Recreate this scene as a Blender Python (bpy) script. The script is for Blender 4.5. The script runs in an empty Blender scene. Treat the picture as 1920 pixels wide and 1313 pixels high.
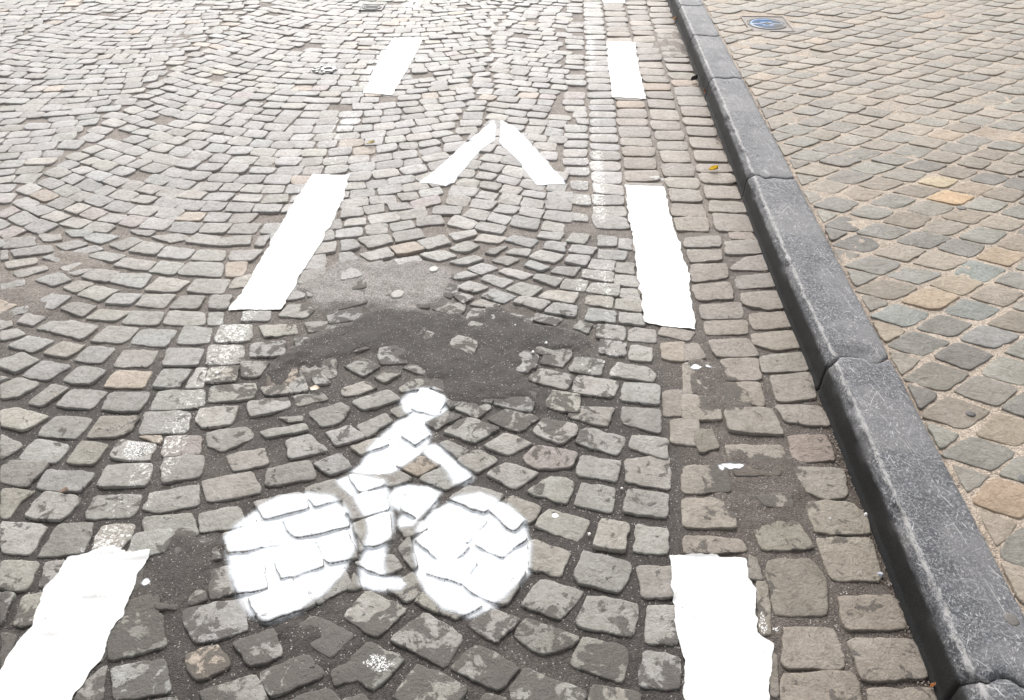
import bpy, math, random
import numpy as np
from mathutils import Vector
from mathutils.bvhtree import BVHTree

scene = bpy.context.scene
C = scene.collection
rng = np.random.default_rng(7)
random.seed(7)

# ------------------------------------------------------------------ camera
F = 1500.0                                  # focal length in photograph pixels (1920 wide)
PITCH = math.atan(1119 / F)
YAW = math.atan(112 * math.cos(PITCH) / F)
CAM_H = 1.7
cam_data = bpy.data.cameras.new('camera')
cam_data.sensor_width = 36.0
cam_data.lens = F / 1920 * 36.0
cam_data.clip_start = 0.05
cam_data.clip_end = 2000
cam = bpy.data.objects.new('camera', cam_data)
C.objects.link(cam)
cam.location = (0, 0, CAM_H)
cam.rotation_euler = (math.pi / 2 - PITCH, 0, YAW)
scene.camera = cam

# ------------------------------------------------------------------ light
SUN_EL, SUN_AZ = math.radians(42), math.radians(-10)   # soft sun ahead of the camera, a little to the left
world = bpy.data.worlds.new('World')
scene.world = world
world.use_nodes = True
wn = world.node_tree
wn.nodes.clear()
w_out = wn.nodes.new('ShaderNodeOutputWorld')
w_bg = wn.nodes.new('ShaderNodeBackground')
w_sky = wn.nodes.new('ShaderNodeTexSky')
w_sky.sky_type = 'NISHITA'
w_sky.sun_disc = False
w_sky.sun_elevation = SUN_EL
w_sky.sun_rotation = SUN_AZ
w_sky.air_density = 1.0
w_sky.dust_density = 4.0
w_sky.ozone_density = 1.0
w_hs = wn.nodes.new('ShaderNodeHueSaturation')
w_hs.inputs['Saturation'].default_value = 0.12
w_hs.inputs['Value'].default_value = 1.0
w_bg.inputs['Strength'].default_value = 0.14
wn.links.new(w_sky.outputs[0], w_hs.inputs['Color'])
wn.links.new(w_hs.outputs[0], w_bg.inputs['Color'])
wn.links.new(w_bg.outputs[0], w_out.inputs['Surface'])

sun_data = bpy.data.lights.new('sun', 'SUN')
sun_data.energy = 1.1
sun_data.angle = math.radians(28)
sun_data.color = (1.0, 0.97, 0.93)
sun = bpy.data.objects.new('sun', sun_data)
C.objects.link(sun)
d = Vector((math.sin(SUN_AZ) * math.cos(SUN_EL), math.cos(SUN_AZ) * math.cos(SUN_EL), math.sin(SUN_EL)))
sun.rotation_euler = d.to_track_quat('Z', 'Y').to_euler()
sun.location = (0, 4, 6)

scene.view_settings.view_transform = 'Standard'
scene.view_settings.look = 'None'
scene.view_settings.exposure = 1.02
scene.view_settings.gamma = 1.0

# ------------------------------------------------------------------ measuring helpers
_fw = np.array([-math.sin(YAW) * math.cos(PITCH), math.cos(YAW) * math.cos(PITCH), -math.sin(PITCH)])
_rt = np.array([math.cos(YAW), math.sin(YAW), 0.0])
_up = np.cross(_rt, _fw)

def at(px, py, z=0.0):
    """where a point of the photograph lies on the level plane at height z"""
    v = _fw + (px - 960) / F * _rt - (py - 656.5) / F * _up
    t = (z - CAM_H) / v[2]
    return (v[0] * t, v[1] * t)

def ats(pts, z=0.0):
    return np.array([at(x, y, z) for x, y in pts])

def _h(ix, iy, s):
    n = (ix.astype(np.int64) * 374761393 + iy.astype(np.int64) * 668265263 + s * 1442695041) & 0xffffffff
    n = ((n ^ (n >> 13)) * 1274126177) & 0xffffffff
    return ((n ^ (n >> 16)) & 0xffff) / 65535.0

def noise(x, y, sc, s=0):
    x = np.asarray(x, float) * sc + 1000; y = np.asarray(y, float) * sc + 1000
    ix = np.floor(x); iy = np.floor(y); fx = x - ix; fy = y - iy
    fx = fx * fx * (3 - 2 * fx); fy = fy * fy * (3 - 2 * fy)
    a = _h(ix, iy, s); b = _h(ix + 1, iy, s); c = _h(ix, iy + 1, s); d_ = _h(ix + 1, iy + 1, s)
    return (a * (1 - fx) + b * fx) * (1 - fy) + (c * (1 - fx) + d_ * fx) * fy - 0.5

def fbm(x, y, sc, s=0, o=4):
    r = 0; a = 1.0; t = 0
    for k in range(o):
        r = r + a * noise(x, y, sc * 2.03 ** k, s + k * 17); t += a; a *= 0.55
    return r / t * 2      # about -1..1

def sst(e0, e1, v):
    t = np.clip((v - e0) / (e1 - e0), 0, 1)
    return t * t * (3 - 2 * t)

def sdf(poly, x, y):
    """signed distance to a polygon, negative inside"""
    x = np.asarray(x, float); y = np.asarray(y, float)
    d2 = np.full(x.shape, 1e9); ins = np.zeros(x.shape, bool)
    n = len(poly)
    for i in range(n):
        ax, ay = poly[i]; bx, by = poly[(i + 1) % n]
        ex, ey = bx - ax, by - ay
        t = np.clip(((x - ax) * ex + (y - ay) * ey) / (ex * ex + ey * ey + 1e-12), 0, 1)
        d2 = np.minimum(d2, (x - ax - t * ex) ** 2 + (y - ay - t * ey) ** 2)
        if ay != by:
            c = ((ay > y) != (by > y)) & (x < (bx - ax) * (y - ay) / (by - ay) + ax)
            ins ^= c
    dd = np.sqrt(d2)
    return np.where(ins, -dd, dd)

# ------------------------------------------------------------------ materials
class NT:
    def __init__(self, name):
        self.m = bpy.data.materials.new(name); self.m.use_nodes = True
        self.t = self.m.node_tree; self.t.nodes.clear()
        self.out = self.n('ShaderNodeOutputMaterial')
        self.b = self.n('ShaderNodeBsdfPrincipled')
        self.l(self.b.outputs[0], self.out.inputs['Surface'])
        self.co = self.n('ShaderNodeTexCoord').outputs['Object']
    def n(self, k): return self.t.nodes.new(k)
    def l(self, a, b): self.t.links.new(a, b)
    def put(self, sock, v):
        if hasattr(v, 'links'): self.l(v, sock)
        elif isinstance(v, (tuple, list)): sock.default_value = tuple(v) + ((1.0,) if len(v) == 3 and len(sock.default_value) == 4 else ())
        else: sock.default_value = v
    def noise(self, sc, det=4, rough=0.55, dist=0.0, co=None):
        q = self.n('ShaderNodeTexNoise'); self.l(co or self.co, q.inputs['Vector'])
        q.inputs['Scale'].default_value = sc; q.inputs['Detail'].default_value = det
        q.inputs['Roughness'].default_value = rough; q.inputs['Distortion'].default_value = dist
        return q.outputs['Fac']
    def voro(self, sc, feat='F1', co=None, out='Distance'):
        q = self.n('ShaderNodeTexVoronoi'); q.feature = feat; self.l(co or self.co, q.inputs['Vector'])
        q.inputs['Scale'].default_value = sc
        return q.outputs[out]
    def math(self, op, a, b=0.0, c=0.0, clamp=False):
        q = self.n('ShaderNodeMath'); q.operation = op; q.use_clamp = clamp
        self.put(q.inputs[0], a); self.put(q.inputs[1], b); self.put(q.inputs[2], c)
        return q.outputs[0]
    def ramp(self, v, a, b, lo=0.0, hi=1.0):
        q = self.n('ShaderNodeMapRange'); q.interpolation_type = 'SMOOTHSTEP'; self.put(q.inputs[0], v)
        for i, k in enumerate((a, b, lo, hi)): self.put(q.inputs[i + 1], k)
        return q.outputs[0]
    def mix(self, f, a, b, mode='MIX'):
        q = self.n('ShaderNodeMix'); q.data_type = 'RGBA'; q.blend_type = mode
        self.put(q.inputs[0], f); self.put(q.inputs[6], a); self.put(q.inputs[7], b)
        return q.outputs[2]
    def attr(self, nm, out='Fac'):
        q = self.n('ShaderNodeAttribute'); q.attribute_name = nm; return q.outputs[out]
    def bump(self, h, dist, strength=1.0, prev=None):
        q = self.n('ShaderNodeBump'); q.inputs['Distance'].default_value = dist; q.inputs['Strength'].default_value = strength
        self.l(h, q.inputs['Height'])
        if prev: self.l(prev, q.inputs['Normal'])
        return q.outputs[0]
    def scaled(self, sx, sy, sz, rot=0.0):
        q = self.n('ShaderNodeMapping'); self.l(self.co, q.inputs['Vector'])
        q.vector_type = 'TEXTURE'; q.inputs['Scale'].default_value = (1 / sx, 1 / sy, 1 / sz); q.inputs['Rotation'].default_value = (0, 0, rot)
        return q.outputs[0]

def sett_material(name, dark, dirt_name='smear'):
    k = NT(name)
    tint = k.attr('tint', 'Color')
    big = k.noise(9, 5, 0.6)
    mid = k.noise(55, 5, 0.65, 0.4)
    fine = k.noise(420, 3, 0.6)
    c = k.mix(k.ramp(big, 0.35, 0.65), tint, k.mix(1.0, tint, (0.82, 0.81, 0.79), 'MULTIPLY'))
    c = k.mix(k.ramp(mid, 0.42, 0.68, 0, 0.7), c, k.mix(1.0, c, (0.68, 0.66, 0.63), 'MULTIPLY'))
    c = k.mix(k.ramp(fine, 0.45, 0.7, 0, 0.6), c, k.mix(1.0, c, (1.4, 1.4, 1.4), 'MULTIPLY'))
    # small pits and stains
    pit = k.voro(95)
    pm = k.math('MULTIPLY', k.ramp(pit, 0.10, 0.2, 1, 0), k.ramp(k.noise(14, 3), 0.52, 0.62))
    c = k.mix(k.math('MULTIPLY', pm, 0.6), c, dark)
    # bitumen smeared over the tops
    sm = k.attr(dirt_name)
    blot = k.noise(13, 6, 0.62, 0.8)
    lim = k.math('SUBTRACT', 0.80, k.math('MULTIPLY', sm, 0.50))
    blot = k.math('ADD', k.math('MULTIPLY', blot, 0.72), k.math('MULTIPLY', k.noise(34, 6, 0.7, 0.3), 0.28))
    blot = k.math('ADD', blot, k.math('MULTIPLY', k.math('SUBTRACT', k.noise(210, 4, 0.8), 0.5), 0.10))
    bm = k.ramp(k.math('SUBTRACT', blot, lim), -0.018, 0.014)
    c = k.mix(k.math('MULTIPLY', bm, 0.86), c, k.mix(k.ramp(fine, 0.3, 0.7), dark, tuple(min(1, q * 1.35) for q in dark)))
    # worn remains of older white paint
    rs = k.attr('resid')
    pr_ = k.noise(70, 6, 0.75, 1.0)
    lim2 = k.math('SUBTRACT', 0.86, k.math('MULTIPLY', rs, 0.42))
    rm = k.ramp(k.math('SUBTRACT', pr_, lim2), -0.03, 0.05)
    c = k.mix(k.math('MULTIPLY', rm, 0.8), c, (0.72, 0.71, 0.68))
    k.put(k.b.inputs['Base Color'], c)
    k.put(k.b.inputs['Roughness'], k.math('ADD', k.ramp(mid, 0.2, 0.8, 0.42, 0.60), k.math('MULTIPLY', bm, 0.25)))
    k.put(k.b.inputs['Specular IOR Level'], k.math('SUBTRACT', 0.34, k.math('MULTIPLY', bm, 0.24)))
    hgt = k.math('ADD', k.math('MULTIPLY', k.noise(120, 6, 0.72), 0.8), k.math('MULTIPLY', fine, 0.25))
    hgt = k.math('ADD', hgt, k.math('MULTIPLY', k.noise(32, 4, 0.6, 0.8), 1.1))
    hgt = k.math('SUBTRACT', hgt, k.math('MULTIPLY', pm, 0.5))
    hgt = k.math('ADD', hgt, k.math('MULTIPLY', bm, 0.12))
    k.put(k.b.inputs['Normal'], k.bump(hgt, 0.007, 0.9))
    return k.m

def bed_material(name):
    k = NT(name)
    tint = k.attr('tint', 'Color')
    v = k.voro(330, 'F1', out='Color')
    g = k.n('ShaderNodeSeparateColor'); k.l(v, g.inputs[0])
    c = k.mix(k.ramp(g.outputs[0], 0.15, 0.95, 0, 0.75), k.mix(1.0, tint, (0.62, 0.60, 0.58), 'MULTIPLY'), k.mix(1.0, tint, (1.65, 1.6, 1.55), 'MULTIPLY'))
    c = k.mix(k.ramp(k.noise(16, 5, 0.65), 0.4, 0.7, 0, 0.5), c, k.mix(1.0, c, (0.62, 0.60, 0.58), 'MULTIPLY'))
    c = k.mix(k.ramp(g.outputs[1], 0.972, 0.99, 0, 0.6), c, (0.50, 0.47, 0.43))
    k.put(k.b.inputs['Base Color'], c)
    k.b.inputs['Roughness'].default_value = 0.72
    k.b.inputs['Specular IOR Level'].default_value = 0.35
    h_ = k.math('ADD', k.math('MULTIPLY', k.voro(330), -0.6), k.math('MULTIPLY', k.noise(90, 5, 0.7), 0.9))
    k.put(k.b.inputs['Normal'], k.bump(h_, 0.005, 0.9))
    return k.m

def paint_material(name, col, crack=0.0, lo=0.30, hi=0.62, chips=0.0):
    k = NT(name)
    cov = k.attr('cover')
    fine = k.noise(260, 4, 0.7)
    a = k.ramp(k.math('ADD', cov, k.math('MULTIPLY', k.math('SUBTRACT', fine, 0.5), crack)), lo, hi)
    if chips:
        a = k.math('MULTIPLY', a, k.ramp(k.noise(38, 6, 0.75, 0.6), 0.665, 0.68, 1, 1 - chips))
    c = k.mix(k.ramp(k.noise(48, 6, 0.75), 0.45, 0.72, 0, 0.55), col, tuple(q * w_ for q, w_ in zip(col, (0.72, 0.73, 0.745))))
    c = k.mix(k.ramp(k.noise(190, 4, 0.8), 0.55, 0.68, 0, 0.7), c, tuple(q * 0.6 for q in col))
    k.put(k.b.inputs['Base Color'], c)
    k.b.inputs['Roughness'].default_value = 0.6
    k.put(k.b.inputs['Alpha'], a)
    k.put(k.b.inputs['Normal'], k.bump(k.noise(230, 5, 0.7), 0.002, 0.6))
    return k.m

def kerb_material():
    k = NT('blue_limestone')
    base = k.mix(k.ramp(k.noise(7, 4), 0.3, 0.7), (0.036, 0.037, 0.043), (0.066, 0.068, 0.076))
    c = k.mix(k.ramp(k.noise(150, 5, 0.8), 0.47, 0.64, 0, 0.9), base, (0.24, 0.24, 0.252))
    c = k.mix(k.ramp(k.noise(5, 5, 0.65, 0.5), 0.45, 0.62, 0, 0.5), c, (0.17, 0.165, 0.165))
    c = k.mix(k.ramp(k.noise(190, 3, 0.8), 0.62, 0.70, 0, 0.9), c, (0.42, 0.415, 0.41))
    # scuffs: short pale scratches in several directions
    for rot, sx, sy, th, w in ((0.35, 230, 9, 0.66, 0.8), (-0.5, 260, 8, 0.665, 0.8), (0.12, 300, 4, 0.655, 0.8), (0.8, 200, 10, 0.67, 0.7), (-1.1, 220, 10, 0.675, 0.7), (1.5, 260, 7, 0.68, 0.7), (0.2, 240, 60, 0.63, 0.7), (-0.6, 230, 70, 0.63, 0.6)):
        s = k.noise(1.0, 2, 0.5, 0.0, k.scaled(sx, sy, 60, rot))
        s = k.math('MULTIPLY', k.ramp(s, th, th + 0.05), k.ramp(k.noise(14 + 9 * abs(rot), 3, 0.6), 0.42, 0.6, 0.1, 1))
        c = k.mix(k.math('MULTIPLY', s, w), c, (0.46, 0.455, 0.45))
    # worn pale arris, dark smooth face below it
    wr = k.attr('wear')
    wn_ = k.math('ADD', wr, k.math('MULTIPLY', k.math('SUBTRACT', k.noise(95, 5, 0.8, 0.5, k.scaled(1, 0.35, 1)), 0.52), 3.0))
    c = k.mix(k.ramp(wn_, 0.55, 1.1, 0, 0.8), c, (0.34, 0.33, 0.32))
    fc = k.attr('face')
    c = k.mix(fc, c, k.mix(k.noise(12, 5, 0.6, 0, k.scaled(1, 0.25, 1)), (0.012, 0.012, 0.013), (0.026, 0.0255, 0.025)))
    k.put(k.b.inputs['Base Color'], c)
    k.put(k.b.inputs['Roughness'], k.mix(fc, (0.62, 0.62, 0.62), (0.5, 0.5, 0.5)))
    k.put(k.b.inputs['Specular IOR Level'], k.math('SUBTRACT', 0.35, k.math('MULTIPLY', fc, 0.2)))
    h_ = k.math('ADD', k.noise(260, 5, 0.75), k.math('MULTIPLY', k.noise(40, 4, 0.6), 0.8))
    k.put(k.b.inputs['Normal'], k.bump(h_, 0.004, 0.8))
    return k.m

def plain(name, col, rough=0.6, metal=0.0, var=0.25, sc=60, bump=0.001):
    k = NT(name)
    c = k.mix(k.ramp(k.noise(sc, 5, 0.65), 0.35, 0.7), col, tuple(q * (1 - var) for q in col))
    k.put(k.b.inputs['Base Color'], c)
    k.b.inputs['Roughness'].default_value = rough
    k.b.inputs['Metallic'].default_value = metal
    k.put(k.b.inputs['Normal'], k.bump(k.noise(sc * 4, 4), bump, 0.7))
    return k.m

M_SETT = sett_material('road_sett', (0.088, 0.080, 0.073))
M_PSETT = sett_material('pavement_sett', (0.20, 0.175, 0.15))
M_BED = bed_material('bitumen_and_grit')
M_DASH = paint_material('thick_white_paint', (0.63, 0.625, 0.61), 0.12)
M_SPRAY = paint_material('sprayed_white_paint', (0.66, 0.685, 0.71), 0.55, 0.02, 0.95, 0.85)
M_STREAK = paint_material('streaky_white_paint', (0.74, 0.73, 0.71), 3.2, 0.95, 1.20)
M_KERB = kerb_material()

# ------------------------------------------------------------------ mesh helpers
def mesh_obj(name, V, Fs, mats, midx=None, attrs=None, cols=None, parent=None, smooth=True, loc=None):
    me = bpy.data.meshes.new(name)
    V = np.asarray(V, float)
    if loc is not None: V = V - np.asarray(loc, float)
    me.from_pydata(V.tolist(), [], Fs)
    for m in (mats if isinstance(mats, (list, tuple)) else [mats]): me.materials.append(m)
    if midx is not None: me.polygons.foreach_set('material_index', np.asarray(midx, np.int32))
    me.polygons.foreach_set('use_smooth', np.full(len(me.polygons), smooth))
    for kname, v in (attrs or {}).items():
        a = me.attributes.new(kname, 'FLOAT', 'POINT'); a.data.foreach_set('value', np.asarray(v, np.float32))
    if cols is not None:
        a = me.attributes.new('tint', 'FLOAT_COLOR', 'POINT')
        cc = np.ones((len(V), 4), np.float32); cc[:, :3] = cols
        a.data.foreach_set('color', cc.ravel())
    me.update()
    o = bpy.data.objects.new(name, me); C.objects.link(o)
    if loc is not None and parent is None: o.location = loc
    if parent: o.parent = parent
    return o

def tag(o, label=None, cat=None, group=None, kind=None):
    if label: o['label'] = label
    if cat: o['category'] = cat
    if group: o['group'] = group
    if kind: o['kind'] = kind
    return o

def empty(name, loc):
    o = bpy.data.objects.new(name, None); C.objects.link(o); o.location = loc; o.empty_display_size = 0.1
    return o

class Bag:
    def __init__(s): s.V = []; s.F = []; s.n = 0; s.m = []; s.col = []; s.at = {'smear': [], 'resid': []}
    def add(s, V, F, mi, col, smear, resid):
        s.V.append(V); s.F += [tuple(i + s.n for i in f) for f in F]; s.m += [mi] * len(F)
        s.col.append(np.broadcast_to(col, (len(V), 3))); s.at['smear'].append(smear); s.at['resid'].append(resid)
        s.n += len(V)

def rounded(poly, n, r=0.09):
    """closed outline of n points round a polygon, its corners cut round"""
    P = np.asarray(poly, float)
    for it in range(2):
        Q = np.roll(P, -1, 0)
        rr = r if it == 0 else 0.25
        A = P * (1 - rr) + Q * rr; B = P * rr + Q * (1 - rr)
        P = np.stack([A, B], 1).reshape(-1, 2)
    Q = np.vstack([P, P[:1]]); L = np.concatenate([[0], np.cumsum(np.hypot(*np.diff(Q, axis=0).T))])
    t = np.linspace(0, L[-1], n, endpoint=False)
    return np.stack([np.interp(t, L, Q[:, 0]), np.interp(t, L, Q[:, 1])], 1)
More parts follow.
